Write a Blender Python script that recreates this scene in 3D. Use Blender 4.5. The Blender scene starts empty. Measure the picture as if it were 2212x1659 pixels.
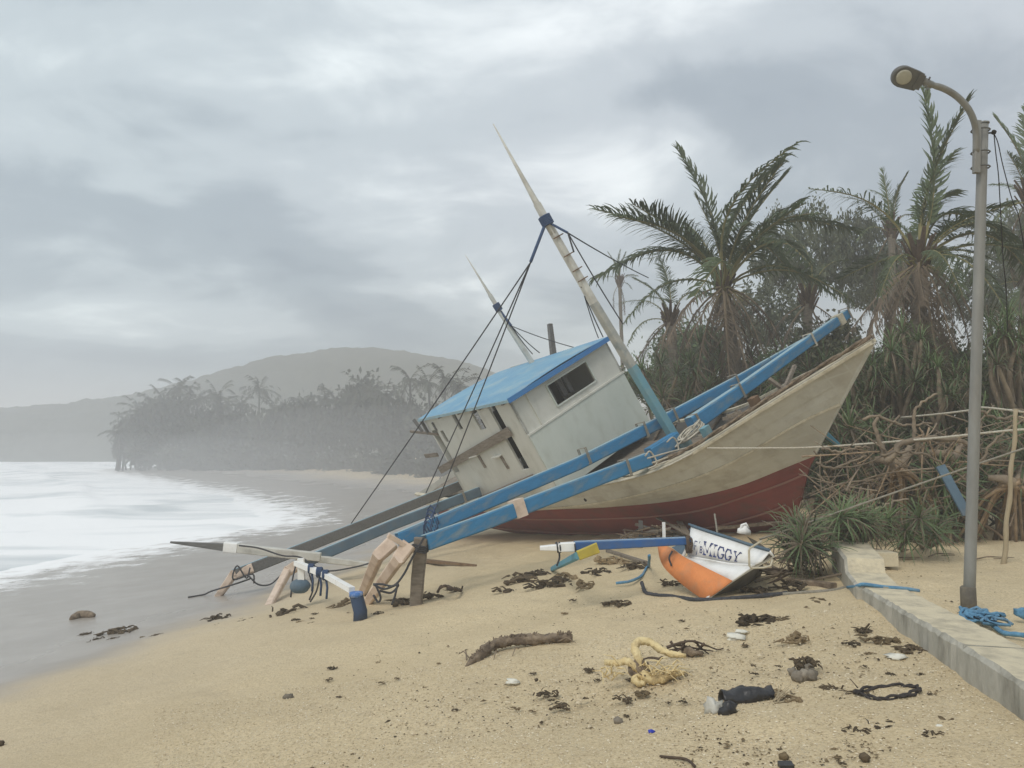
import bpy, math, random
import numpy as np
from mathutils import Vector, Matrix, noise

random.seed(7)
rng = np.random.default_rng(7)
scene = bpy.context.scene
COL = scene.collection
RAD = math.radians

# ---------------------------------------------------------------- camera
FPX, CX, CY = 1670.0, 1105.5, 829.5          # focal length and centre in units of a 2211 px wide picture
PITCH = math.atan(125.5 / 1670)
CAM = Vector((0, 0, 1.7))
cam_data = bpy.data.cameras.new("camera")
cam_data.sensor_width = 36
cam_data.lens = 36 * FPX / 2211
cam_data.clip_start, cam_data.clip_end = 0.05, 9000
cam_o = bpy.data.objects.new("camera", cam_data)
cam_o.location = CAM
cam_o.rotation_euler = (RAD(90) + PITCH, 0, 0)
COL.objects.link(cam_o)
scene.camera = cam_o

# ---------------------------------------------------------------- sky, sun, exposure
SUN_EL, SUN_AZ = RAD(48), RAD(215)           # azimuth clockwise from +Y: behind the camera to the left
SKY_K = 0.1
world = bpy.data.worlds.new("World")
scene.world = world
world.use_nodes = True
nt = world.node_tree
N, L = nt.nodes, nt.links
N.clear()


def wn(t, **kw):
    n = N.new(t)
    for k, v in kw.items():
        setattr(n, k, v)
    return n


def wmath(op, a, b=None, clamp=False):
    n = wn('ShaderNodeMath', operation=op, use_clamp=clamp)
    for i, v in enumerate((a, b)):
        if v is None:
            continue
        if isinstance(v, (int, float)):
            n.inputs[i].default_value = v
        else:
            L.new(v, n.inputs[i])
    return n.outputs[0]


out = wn('ShaderNodeOutputWorld')
bg = wn('ShaderNodeBackground')
bg.inputs['Strength'].default_value = SKY_K
L.new(bg.outputs[0], out.inputs[0])
sky = wn('ShaderNodeTexSky', sky_type='NISHITA')
sky.sun_disc = False
sky.sun_elevation = SUN_EL
sky.sun_rotation = SUN_AZ
sky.air_density, sky.dust_density = 1.0, 3.0
tc = wn('ShaderNodeTexCoord')
sep = wn('ShaderNodeSeparateXYZ')
L.new(tc.outputs['Generated'], sep.inputs[0])
zc = wmath('ADD', wmath('MAXIMUM', sep.outputs[2], 0.0), 0.20)
px_ = wmath('DIVIDE', sep.outputs[0], zc)
py_ = wmath('DIVIDE', sep.outputs[1], zc)
comb = wn('ShaderNodeCombineXYZ')
L.new(px_, comb.inputs[0]); L.new(py_, comb.inputs[1])


def wnoise(scale, detail, rough, dist, off):
    mp = wn('ShaderNodeMapping')
    mp.inputs['Location'].default_value = off
    mp.inputs['Scale'].default_value = (scale[0], scale[1], 1)
    L.new(comb.outputs[0], mp.inputs[0])
    t = wn('ShaderNodeTexNoise')
    t.inputs['Scale'].default_value = 1.0
    t.inputs['Detail'].default_value = detail
    t.inputs['Roughness'].default_value = rough
    t.inputs['Distortion'].default_value = dist
    L.new(mp.outputs[0], t.inputs['Vector'])
    return t.outputs['Fac']


n1 = wnoise((0.85, 0.95), 4, 0.46, 0.6, (2.16, -7.5, -1.83))      # large cloud masses
n2 = wnoise((2.3, 2.7), 7, 0.56, 0.4, (-12.9, -16.87, -3.51))       # billows
n3 = wnoise((0.45, 0.45), 2, 0.4, 0.0, (7.57, 19.87, -3.38))      # colour drift
dens = wmath('ADD', wmath('MULTIPLY', n1, 0.65), wmath('MULTIPLY', n2, 0.35))
ramp = wn('ShaderNodeValToRGB')
ramp.color_ramp.interpolation = 'EASE'
els = ramp.color_ramp.elements
els[0].position, els[0].color = 0.37, (2.3, 2.9, 3.45, 1)
els[1].position, els[1].color = 0.70, (8.3, 9.05, 9.15, 1)
e = els.new(0.46); e.color = (2.95, 3.6, 4.1, 1)
e = els.new(0.56); e.color = (4.6, 5.3, 5.7, 1)
L.new(dens, ramp.inputs[0])
tint = wn('ShaderNodeMix', data_type='RGBA', blend_type='MULTIPLY')
tint.inputs[0].default_value = 1.0
L.new(ramp.outputs[0], tint.inputs[6])
tr = wn('ShaderNodeValToRGB')
tr.color_ramp.elements[0].position, tr.color_ramp.elements[0].color = 0.35, (1.03, 0.985, 1.005, 1)
tr.color_ramp.elements[1].position, tr.color_ramp.elements[1].color = 0.65, (0.98, 1.01, 1.0, 1)
L.new(n3, tr.inputs[0]); L.new(tr.outputs[0], tint.inputs[7])
cover = wn('ShaderNodeMix', data_type='RGBA')
cover.inputs[0].default_value = 0.94                          # nearly closed cloud cover over the clear sky
L.new(sky.outputs[0], cover.inputs[6]); L.new(tint.outputs[2], cover.inputs[7])
L.new(cover.outputs[2], bg.inputs['Color'])

sun_d = bpy.data.lights.new("sun", 'SUN')
sun_d.energy = 1.5
sun_d.angle = RAD(26)
sun_d.color = (1.0, 0.95, 0.87)
sun_o = bpy.data.objects.new("sun", sun_d)
sd = Vector((math.sin(SUN_AZ) * math.cos(SUN_EL), math.cos(SUN_AZ) * math.cos(SUN_EL), math.sin(SUN_EL)))
sun_o.rotation_euler = sd.to_track_quat('Z', 'Y').to_euler()
sun_o.location = (0, 0, 60)
COL.objects.link(sun_o)

vs = scene.view_settings
vs.view_transform, vs.look = 'Standard', 'None'
vs.gamma, vs.use_curve_mapping = 1.0, False
vs.exposure = 0.42
scene.cycles.volume_bounces = 1
scene.cycles.max_bounces = 8
scene.cycles.use_denoising = True


# ---------------------------------------------------------------- rays of the photograph, ground height
def ray(x, y):
    a, b = (x - CX) / FPX, (CY - y) / FPX
    v = Vector((a, math.cos(PITCH) - b * math.sin(PITCH), math.sin(PITCH) + b * math.cos(PITCH)))
    return v / v.y


def P(x, y, d):
    return CAM + ray(x, y) * d


SHORE = [(-400, -300), (-60, -60), (-24, 0), (-18, 15), (-15.5, 24.7), (-12, 38), (-15, 46), (-22, 57), (-34, 74),
         (-61, 111), (-57, 122), (-32, 146), (-60, 160), (-900, 175)]
_A = np.array(SHORE[:-1], float); _B = np.array(SHORE[1:], float)
_POLY = np.array(SHORE + [(-900, -300)], float)


def shore_dist(x, y):
    x = np.asarray(x, float); y = np.asarray(y, float)
    best = np.full(x.shape, 1e9)
    for a, b in zip(_A, _B):
        ab = b - a
        t = np.clip(((x - a[0]) * ab[0] + (y - a[1]) * ab[1]) / (ab @ ab), 0, 1)
        best = np.minimum(best, np.hypot(x - a[0] - t * ab[0], y - a[1] - t * ab[1]))
    inside = np.zeros(x.shape, bool)
    n = len(_POLY)
    for i in range(n):
        (x0, y0), (x1, y1) = _POLY[i], _POLY[(i + 1) % n]
        c = ((y0 > y) != (y1 > y)) & (x < (x1 - x0) * (y - y0) / (y1 - y0 + 1e-12) + x0)
        inside ^= c
    return np.where(inside, -best, best)


def sstep(a, b, v):
    t = np.clip((v - a) / (b - a), 0, 1)
    return t * t * (3 - 2 * t)


SEA = -2.3
WALL_B = [(2.71, 4.10), (3.28, 7.30)]           # foot of the sea wall, beach side


def wall_side(x, y):                            # metres to the right of the wall line
    (x0, y0), (x1, y1) = WALL_B
    return x - (x0 + (x1 - x0) * (y - y0) / (y1 - y0))


def gz(x, y):
    x = np.asarray(x, float); y = np.asarray(y, float)
    q = 0.154 * x - 0.035 * y
    near = np.interp(q, [-9, -4.2, -3.3, -2.6, -2, -1.4, -.7, -.3, 0, .25, .6, 2.0, 8],
                     [-3.6, -2.75, -2.3, -2.05, -1.78, -1.4, -.68, -.25, .03, .2, .25, .3, .6])
    s = shore_dist(x, y)
    far = SEA + np.interp(s, [-60, -10, 0, 10, 25, 50, 100, 400], [-3, -.6, 0, .55, 1.4, 2.1, 2.6, 6])
    w = sstep(26, 42, y)
    z = near * (1 - w) + far * w
    ws = wall_side(x, y)
    t = sstep(0.05, 0.3, ws) * (1 - sstep(9, 14, y)) * sstep(-6, -2, y)
    z = z * (1 - t) + np.maximum(z, 0.30) * t
    return z


def gzf(x, y):
    return float(gz(np.array([x]), np.array([y]))[0])


def G(x, y, lift=0.0):                          # the point of the ground seen at a picture position
    r = ray(x, y)
    d0 = 1.5
    d = d0
    while d < 400:
        p = CAM + r * d
        if p.z <= gzf(p.x, p.y):
            break
        d *= 1.02
    lo, hi = d / 1.02, d
    for _ in range(14):
        m = (lo + hi) / 2
        p = CAM + r * m
        if p.z <= gzf(p.x, p.y):
            hi = m
        else:
            lo = m
    p = CAM + r * hi
    return Vector((p.x, p.y, gzf(p.x, p.y) + lift))


# ---------------------------------------------------------------- materials
MATS = {}


def mat(name, c1, c2=None, scale=8.0, rough=0.75, bump=0.0, bscale=60.0, detail=6, dirt=None, dirt_scale=2.5,
        dirt_amt=0.5, stretch=(1, 1, 1), rand=0.0, spec=0.3, transl=0.0):
    """Two colours mixed by noise, a dirt / wear layer, fine relief, optional random value per object."""
    if name in MATS:
        return MATS[name]
    m = bpy.data.materials.new(name)
    m.use_nodes = True
    t = m.node_tree
    n, l = t.nodes, t.links
    b = n['Principled BSDF']
    b.inputs['Roughness'].default_value = rough
    b.inputs['Specular IOR Level'].default_value = spec
    co = n.new('ShaderNodeTexCoord')
    mp = n.new('ShaderNodeMapping')
    mp.inputs['Scale'].default_value = stretch
    l.new(co.outputs['Object'], mp.inputs[0])

    def nz(s, d, vec=mp.outputs[0]):
        q = n.new('ShaderNodeTexNoise')
        q.inputs['Scale'].default_value = s
        q.inputs['Detail'].default_value = d
        q.inputs['Roughness'].default_value = 0.6
        l.new(vec, q.inputs['Vector'])
        return q.outputs['Fac']

    def rmp(f, a, c):
        q = n.new('ShaderNodeMapRange')
        q.inputs[1].default_value, q.inputs[2].default_value = a, c
        l.new(f, q.inputs[0])
        return q.outputs[0]

    def mixc(f, a, c):
        q = n.new('ShaderNodeMix'); q.data_type = 'RGBA'
        for i, v in ((0, f), (6, a), (7, c)):
            if isinstance(v, tuple):
                q.inputs[i].default_value = v + (1,)
            elif isinstance(v, float):
                q.inputs[i].default_value = v
            else:
                l.new(v, q.inputs[i])
        return q.outputs[2]
    c2 = c2 or tuple(v * 0.75 for v in c1)
    col = mixc(rmp(nz(scale, detail), .35, .65), c1, c2)
    if dirt:
        f = rmp(nz(dirt_scale, 8), .5, .72)
        q = n.new('ShaderNodeMath'); q.operation = 'MULTIPLY'; q.inputs[1].default_value = dirt_amt
        l.new(f, q.inputs[0])
        col = mixc(q.outputs[0], col, dirt)
    if rand:
        oi = n.new('ShaderNodeObjectInfo')
        hs = n.new('ShaderNodeHueSaturation')
        mr = n.new('ShaderNodeMapRange')
        mr.inputs[3].default_value, mr.inputs[4].default_value = 1 - rand, 1 + rand
        l.new(oi.outputs['Random'], mr.inputs[0]); l.new(mr.outputs[0], hs.inputs['Value'])
        l.new(col, hs.inputs['Color'])
        col = hs.outputs[0]
    l.new(col, b.inputs['Base Color'])
    if bump:
        bp = n.new('ShaderNodeBump')
        bp.inputs['Strength'].default_value = bump
        bp.inputs['Distance'].default_value = 0.02
        l.new(nz(bscale, 6), bp.inputs['Height'])
        l.new(bp.outputs[0], b.inputs['Normal'])
    if transl:
        tl = n.new('ShaderNodeBsdfTranslucent')
        l.new(col, tl.inputs['Color'])
        ms = n.new('ShaderNodeMixShader'); ms.inputs[0].default_value = transl
        l.new(b.outputs[0], ms.inputs[1]); l.new(tl.outputs[0], ms.inputs[2])
        l.new(ms.outputs[0], n['Material Output'].inputs[0])
    MATS[name] = m
    return m


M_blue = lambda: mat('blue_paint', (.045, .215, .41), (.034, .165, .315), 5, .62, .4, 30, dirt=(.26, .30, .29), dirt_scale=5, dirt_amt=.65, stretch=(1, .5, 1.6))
M_bluegrey = lambda: mat('faded_blue_paint', (.10, .16, .21), (.075, .12, .165), 3, .7, .25, 40, dirt=(.16, .16, .15), dirt_scale=4)
M_greywood = lambda: mat('weathered_grey_wood', (.17, .17, .165), (.11, .11, .105), 5, .85, .5, 30, stretch=(1, 6, 6), dirt=(.2, .19, .17))
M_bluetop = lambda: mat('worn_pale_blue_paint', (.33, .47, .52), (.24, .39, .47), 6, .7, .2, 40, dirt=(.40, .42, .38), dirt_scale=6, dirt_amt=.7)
M_roof = lambda: mat('roof_blue_paint', (.13, .30, .46), (.19, .37, .49), 1.6, .6, .25, 22, dirt=(.34, .44, .46), dirt_scale=1.8, dirt_amt=.85)
M_trim = lambda: mat('trim_blue_paint', (.05, .17, .42), (.05, .2, .43), 4, .5, .1)
M_cream = lambda: mat('cream_hull_paint', (.61, .605, .54), (.54, .53, .465), 2.2, .65, .25, 30, dirt=(.27, .235, .18), dirt_scale=3.0, dirt_amt=.45)
M_creamrail = lambda: mat('cream_rail_paint', (.62, .57, .44), (.46, .41, .30), 9, .65, .3, 40, dirt=(.26, .22, .15), dirt_scale=5)
M_red = lambda: mat('red_antifouling', (.255, .066, .055), (.195, .054, .046), 2.0, .75, .3, 30, dirt=(.12, .075, .06), dirt_scale=2.6, dirt_amt=.75)
M_redrail = lambda: mat('red_rail_paint', (.32, .13, .10), (.26, .15, .12), 8, .7, .3)
M_cabin = lambda: mat('cabin_paint', (.60, .60, .545), (.55, .555, .50), 1.6, .65, .25, 24, dirt=(.36, .355, .29), dirt_scale=3.5, dirt_amt=.45, stretch=(1, 1, .5))
M_cabinlow = lambda: mat('cabin_low_paint', (.55, .59, .54), (.50, .545, .495), 1.6, .6, .25, 24, dirt=(.36, .38, .32), dirt_scale=4, dirt_amt=.4, stretch=(1, 1, .5))
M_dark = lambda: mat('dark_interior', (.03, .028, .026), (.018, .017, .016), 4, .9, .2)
M_brown = lambda: mat('brown_timber', (.20, .125, .07), (.13, .08, .045), 6, .8, .4, 40, dirt=(.28, .21, .12))
M_plank = lambda: mat('grey_brown_plank', (.27, .235, .19), (.17, .14, .11), 6, .85, .5, 40, stretch=(1, 5, 5), dirt=(.1, .08, .06))
M_pink = lambda: mat('pinkish_timber', (.68, .555, .45), (.60, .475, .375), 5, .8, .3, 40, dirt=(.34, .24, .17), dirt_scale=5)
M_white = lambda: mat('white_paint', (.84, .84, .82), (.78, .78, .75), 5, .55, .15, 40, dirt=(.42, .40, .33), dirt_scale=4)
M_mastw = lambda: mat('mast_offwhite', (.62, .615, .56), (.52, .51, .46), 5, .7, .25, 40, dirt=(.28, .25, .2), dirt_scale=4)
M_mastb = lambda: mat('mast_bluegreen', (.13, .30, .38), (.17, .33, .37), 5, .65, .25, 40, dirt=(.30, .31, .27), dirt_scale=3)
M_mastm = lambda: mat('mast_worn', (.42, .41, .36), (.30, .315, .30), 6, .75, .3, 40, dirt=(.14, .2, .22), dirt_scale=3)
M_ropeb = lambda: mat('navy_rope', (.035, .06, .13), (.05, .09, .17), 40, .9, .4, 90)
M_roped = lambda: mat('dark_rope', (.07, .075, .085), (.04, .04, .045), 40, .9, .4, 90)
M_ropew = lambda: mat('pale_rope', (.58, .55, .46), (.42, .38, .30), 40, .9, .5, 90)
M_ropeg = lambda: mat('grey_rope', (.30, .28, .23), (.22, .2, .16), 40, .9, .5, 90)
M_ropeblue = lambda: mat('blue_rope', (.13, .31, .46), (.08, .2, .33), 30, .8, .5, 90, dirt=(.3, .33, .33))
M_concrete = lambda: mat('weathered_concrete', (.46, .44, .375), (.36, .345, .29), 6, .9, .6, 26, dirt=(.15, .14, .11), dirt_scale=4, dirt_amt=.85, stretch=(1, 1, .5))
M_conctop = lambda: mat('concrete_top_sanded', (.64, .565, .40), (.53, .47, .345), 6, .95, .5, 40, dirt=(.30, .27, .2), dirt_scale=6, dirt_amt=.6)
M_steel = lambda: mat('galvanised_steel', (.235, .235, .215), (.185, .185, .17), 9, .5, .1, 30, dirt=(.15, .13, .105), dirt_scale=5, dirt_amt=.5, spec=.5, stretch=(1, 1, .3))
M_head = lambda: mat('lamp_housing', (.125, .125, .118), (.10, .10, .093), 12, .5, .1)
M_lens = lambda: mat('lamp_lens', (.37, .355, .285), (.33, .32, .26), 20, .3, 0)
M_drift = lambda: mat('driftwood', (.30, .235, .165), (.13, .095, .065), 14, .9, .8, 40, dirt=(.07, .05, .035), dirt_scale=9, dirt_amt=.7)
M_yroot = lambda: mat('pale_yellow_root', (.80, .665, .37), (.68, .52, .26), 14, .75, .7, 50, dirt=(.26, .17, .08), dirt_scale=9, dirt_amt=.7)
M_weed = lambda: mat('dried_weed', (.115, .085, .05), (.05, .037, .024), 30, .95, .6, 60, rand=.35)
M_weedl = lambda: mat('dried_weed_light', (.27, .2, .11), (.14, .1, .055), 30, .95, .6, 60, rand=.35)
M_black = lambda: mat('black_plastic', (.016, .016, .018), (.03, .03, .032), 9, .32, .5, 14, spec=.5)
M_trunk = lambda: mat('palm_bark', (.19, .165, .13), (.115, .098, .078), 9, .9, .6, 30, stretch=(1, 1, 3))
M_bark = lambda: mat('pale_bark', (.27, .215, .15), (.17, .135, .1), 8, .9, .5, 30, rand=.2)
M_root = lambda: mat('prop_root_bark', (.36, .26, .165), (.22, .16, .105), 12, .9, .5, 40, rand=.2)
M_frond = lambda: mat('palm_leaf', (.115, .15, .075), (.082, .11, .056), 2.0, .55, 0, rand=.3, transl=.22)
M_frondd = lambda: mat('dry_palm_leaf', (.19, .15, .11), (.13, .105, .08), 2.0, .85, 0, rand=.3, transl=.1)
M_rachis = lambda: mat('frond_stalk', (.24, .215, .09), (.19, .17, .08), 3, .6, 0)
M_rachisd = lambda: mat('dry_stalk', (.24, .19, .13), (.17, .13, .09), 3, .8, 0)
M_pand = lambda: mat('screwpine_leaf', (.135, .19, .08), (.085, .13, .055), 2.0, .5, 0, rand=.35, transl=.15, spec=.4)
M_pandd = lambda: mat('dry_screwpine_leaf', (.2, .165, .115), (.13, .105, .075), 2.0, .8, 0, rand=.3, transl=.1)
M_leafA = lambda: mat('tree_leaf_grey', (.135, .15, .10), (.10, .115, .075), 1.5, .7, 0, rand=.2, transl=.15)
M_leafB = lambda: mat('tree_leaf_green', (.10, .145, .056), (.065, .098, .04), 1.5, .7, 0, rand=.25, transl=.15)
M_leafC = lambda: mat('tree_leaf_brown', (.135, .14, .085), (.09, .095, .06), 1.5, .8, 0, rand=.25, transl=.1)
M_far = lambda: mat('far_leaf', (.08, .083, .06), (.06, .063, .045), .6, .8, 0, rand=.3)
M_orange = lambda: mat('orange_paint', (.72, .265, .09), (.62, .22, .075), 6, .65, .2, 40, dirt=(.42, .23, .13), dirt_scale=5, dirt_amt=.65)
M_under = lambda: mat('shaded_hull_grey', (.22, .20, .165), (.15, .135, .11), 5, .8, .3, 40)  # dark grey with the shade of the small boat's far side painted in
M_letter = lambda: mat('navy_lettering', (.035, .055, .17), (.05, .07, .2), 30, .6, 0)
M_yellow = lambda: mat('yellow_paint', (.58, .47, .06), (.48, .38, .05), 9, .65, .1, dirt=(.3, .25, .1))
M_teal = lambda: mat('teal_blue_paint', (.08, .26, .36), (.1, .3, .37), 9, .65, .1, dirt=(.2, .25, .25))
M_stone = lambda: mat('grey_pebble', (.27, .235, .185), (.16, .14, .11), 12, .9, .5, 30, rand=.3)
M_foamp = lambda: mat('white_foam_plastic', (.74, .72, .62), (.62, .6, .52), 9, .8, .2)
M_bamboo = lambda: mat('bamboo', (.42, .35, .23), (.32, .26, .17), 7, .7, .2, 30, stretch=(1, 1, .4))
M_fibre = lambda: mat('palm_fibre', (.12, .085, .06), (.07, .052, .04), 14, .95, .6, 40)


# ---------------------------------------------------------------- mesh building
class MB:
    def __init__(self):
        self.v, self.f, self.m = [], [], []
        self.mi = 0

    def add(self, vs_, fs):
        o = len(self.v)
        self.v += [tuple(q) for q in vs_]
        self.f += [tuple(i + o for i in q) for q in fs]
        self.m += [self.mi] * len(fs)

    def box(self, c, ax, ay, az):               # centre and three half-axes
        c, ax, ay, az = map(Vector, (c, ax, ay, az))
        vs_ = [c + ax * i + ay * j + az * k for k in (-1, 1) for j in (-1, 1) for i in (-1, 1)]
        self.add(vs_, [(0, 2, 3, 1), (4, 5, 7, 6), (0, 1, 5, 4), (2, 6, 7, 3), (0, 4, 6, 2), (1, 3, 7, 5)])

    def bar(self, a, b, w, h, up=(0, 0, 1), w2=None, h2=None, cham=0.0, seg=1, wob=0.0):
        """Bar from a to b, width w across and h along up; taper with w2,h2; chamfered corners."""
        a, b, up = Vector(a), Vector(b), Vector(up)
        x = (b - a).normalized()
        s = x.cross(up).normalized()
        u = s.cross(x).normalized()
        w2 = w if w2 is None else w2
        h2 = h if h2 is None else h2
        rings = []
        for k in range(seg + 1):
            t = k / seg
            p = a.lerp(b, t)
            if wob and 0 < k < seg:
                p += Vector((random.uniform(-wob, wob), random.uniform(-wob, wob), random.uniform(-wob, wob)))
            ww, hh = (w + (w2 - w) * t) / 2, (h + (h2 - h) * t) / 2
            c = min(cham, ww * .6, hh * .6)
            pts = [(-ww + c, -hh), (ww - c, -hh), (ww, -hh + c), (ww, hh - c), (ww - c, hh), (-ww + c, hh), (-ww, hh - c), (-ww, -hh + c)] if c else \
                  [(-ww, -hh), (ww, -hh), (ww, hh), (-ww, hh)]
            rings.append([p + s * i + u * j for i, j in pts])
        self.rings(rings)

    def rings(self, rings, cap=True):
        n = len(rings[0])
        o = len(self.v)
        for r in rings:
            self.v += [tuple(q) for q in r]
        fs = []
        for k in range(len(rings) - 1):
            for i in range(n):
                j = (i + 1) % n
                fs.append((o + k * n + i, o + k * n + j, o + (k + 1) * n + j, o + (k + 1) * n + i))
        if cap:
            fs.append(tuple(o + i for i in reversed(range(n))))
            fs.append(tuple(o + (len(rings) - 1) * n + i for i in range(n)))
        self.f += fs
        self.m += [self.mi] * len(fs)

    def tube(self, pts, r, sides=6, cap=True, lump=0.0):
        pts = [Vector(p) for p in pts]
        rs = r if isinstance(r, (list, tuple)) else [r] * len(pts)
        rings = []
        prev = None
        for i, p in enumerate(pts):
            t = (pts[min(i + 1, len(pts) - 1)] - pts[max(i - 1, 0)])
            t = t.normalized() if t.length > 1e-9 else Vector((0, 0, 1))
            if prev is None:
                a = Vector((0, 0, 1)) if abs(t.z) < .9 else Vector((1, 0, 0))
                s = t.cross(a).normalized()
            else:
                s = (prev - t * prev.dot(t))
                s = s.normalized() if s.length > 1e-6 else t.orthogonal().normalized()
            prev = s
            u = t.cross(s)
            ring = []
            for k in range(sides):
                a = 2 * math.pi * k / sides
                rr = rs[i] * (1 + (random.uniform(-lump, lump) if lump else 0))
                ring.append(p + s * (math.cos(a) * rr) + u * (math.sin(a) * rr))
            rings.append(ring)
        self.rings(rings, cap)

    def blob(self, c, r, n=7, m=5, rough=.25, sq=(1, 1, 1)):
        c = Vector(c)
        off = Vector((random.uniform(-50, 50), random.uniform(-50, 50), 0))
        rings = []
        for i in range(m + 1):
            th = math.pi * (.04 + .92 * i / m)
            ring = []
            for k in range(n):
                a = 2 * math.pi * k / n
                d = Vector((math.sin(th) * math.cos(a), math.sin(th) * math.sin(a), math.cos(th)))
                rr = r * (1 + rough * noise.noise(d * 1.7 + off) * 2)
                ring.append(c + Vector((d.x * rr * sq[0], d.y * rr * sq[1], d.z * rr * sq[2])))
            rings.append(ring)
        self.rings(rings)

    def grid(self, g, flip=False):
        r, c = len(g), len(g[0])
        fs = []
        for i in range(r - 1):
            for j in range(c - 1):
                q = (i * c + j, i * c + j + 1, (i + 1) * c + j + 1, (i + 1) * c + j)
                fs.append(tuple(reversed(q)) if flip else q)
        self.add([p for row in g for p in row], fs)

    def strip(self, pts, width, side):
        """Flat leaf: points along, width list, side vector list -> quads."""
        vs_ = []
        for p, w, s in zip(pts, width, side):
            vs_ += [p - s * w, p + s * w]
        self.add(vs_, [(2 * i, 2 * i + 1, 2 * i + 3, 2 * i + 2) for i in range(len(pts) - 1)])

    def mesh(self, name, mats, smooth=False):
        me = bpy.data.meshes.new(name)
        me.from_pydata(self.v, [], self.f)
        for q in (mats if isinstance(mats, (list, tuple)) else [mats]):
            me.materials.append(q)
        if max(self.m, default=0) > 0:
            me.polygons.foreach_set('material_index', self.m)
        if smooth:
            me.polygons.foreach_set('use_smooth', [True] * len(me.polygons))
        me.update()
        return me


WM = {}


def tag(o, label=None, cat=None, group=None, kind=None):
    if label: o['label'] = label
    if cat: o['category'] = cat
    if group: o['group'] = group
    if kind: o['kind'] = kind
    return o


def thing(name, label, cat, loc=(0, 0, 0), group=None, matrix=None):
    o = bpy.data.objects.new(name, None)
    o.empty_display_size = .2
    COL.objects.link(o)
    if matrix is not None:
        o.matrix_world = matrix
        WM[o] = matrix.copy()
    else:
        o.location = loc
        WM[o] = Matrix.Translation(loc)
    return tag(o, label, cat, group)


def link(name, me, parent=None):
    o = bpy.data.objects.new(name, me)
    COL.objects.link(o)
    if parent is not None:
        o.parent = parent
    return o


def part(name, mb, mats, parent, smooth=False, world=False, label=None):
    """Mesh child; world=True when the builder holds world coordinates."""
    if world:
        inv = WM[parent].inverted()
        mb.v = [tuple(inv @ Vector(q)) for q in mb.v]
    o = link(name, mb.mesh(name, mats, smooth), parent)
    WM[o] = WM[parent]
    if label:
        o['label'] = label
    return o


def solo(name, mb, mats, label, cat, group=None, smooth=False, kind=None, origin=None):
    """A thing that is one mesh, builder in world coordinates; its origin goes to its base."""
    V = np.array(mb.v)
    c = Vector(origin) if origin is not None else Vector((V[:, 0].mean(), V[:, 1].mean(), V[:, 2].min()))
    mb.v = [tuple(Vector(q) - c) for q in mb.v]
    o = link(name, mb.mesh(name, mats, smooth))
    o.location = c
    return tag(o, label, cat, group, kind)


def copy_tree(o, parent=None):
    c = o.copy()
    COL.objects.link(c)
    if parent is not None:
        c.parent = parent
    for ch in list(o.children):
        copy_tree(ch, c)
    return c


def lerp_path(pts, n):
    """Catmull-Rom through points."""
    pts = [Vector(p) for p in pts]
    q = [pts[0] * 2 - pts[1]] + pts + [pts[-1] * 2 - pts[-2]]
    res = []
    for i in range(1, len(q) - 2):
        for k in range(n):
            t = k / n
            a, b, c, d = q[i - 1], q[i], q[i + 1], q[i + 2]
            res.append(.5 * ((2 * b) + (c - a) * t + (2 * a - 5 * b + 4 * c - d) * t * t + (3 * b - a - 3 * c + d) * t ** 3))
    res.append(pts[-1])
    return res


def sag(a, b, s, n=10):
    a, b = Vector(a), Vector(b)
    return [a.lerp(b, i / n) - Vector((0, 0, s * 4 * (i / n) * (1 - i / n))) for i in range(n + 1)]


# ================================================================ SETTING: beach, sea, hill
def spaced(lo, hi, dense_lo, dense_hi, step, grow=1.09):
    a = list(np.arange(dense_lo, dense_hi, step))
    s = step
    x = dense_hi
    while x < hi:
        a.append(x); s *= grow; x += s
    a.append(hi)
    s = step
    x = dense_lo
    left = []
    while x > lo:
        s *= grow; x -= s; left.append(max(x, lo))
    return np.array(sorted(set(left + a)))


gx = spaced(-900, 500, -9, 6, .065)
gy = spaced(-60, 520, 2.2, 17, .075)
X, Y = np.meshgrid(gx, gy)
Z = gz(X, Y)


def fbm(x, y, s, seed):
    """Cheap value noise on arrays."""
    def h(i, j):
        v = np.sin(i * 127.1 + j * 311.7 + seed * 17.3) * 43758.5453
        return v - np.floor(v)
    x = x * s; y = y * s
    i, j = np.floor(x), np.floor(y)
    f, g_ = x - i, y - j
    f = f * f * (3 - 2 * f); g_ = g_ * g_ * (3 - 2 * g_)
    return (h(i, j) * (1 - f) + h(i + 1, j) * f) * (1 - g_) + (h(i, j + 1) * (1 - f) + h(i + 1, j + 1) * f) * g_ - .5


near_w = 1 - sstep(14, 40, np.hypot(X, Y))
dry = sstep(-1.5, -.7, Z)
Z2 = Z + near_w * (.3 + .7 * dry) * (.07 * fbm(X, Y, .7, 1) + .045 * fbm(X, Y, 1.9, 2) + .034 * fbm(X, Y, 4.6, 3) * sstep(-.5, 2, X + .1 * Y))
Z2 += (1 - near_w) * .25 * fbm(X, Y, .15, 5) * sstep(SEA + .5, SEA + 1.5, Z)
r_, c_ = X.shape
verts = np.stack([X, Y, Z2], -1).reshape(-1, 3)
idx = np.arange(r_ * c_).reshape(r_, c_)
faces = np.stack([idx[:-1, :-1], idx[:-1, 1:], idx[1:, 1:], idx[1:, :-1]], -1).reshape(-1, 4)
me = bpy.data.meshes.new('beach')
me.from_pydata(verts.tolist(), [], faces.tolist())
me.polygons.foreach_set('use_smooth', [True] * len(me.polygons))


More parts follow.
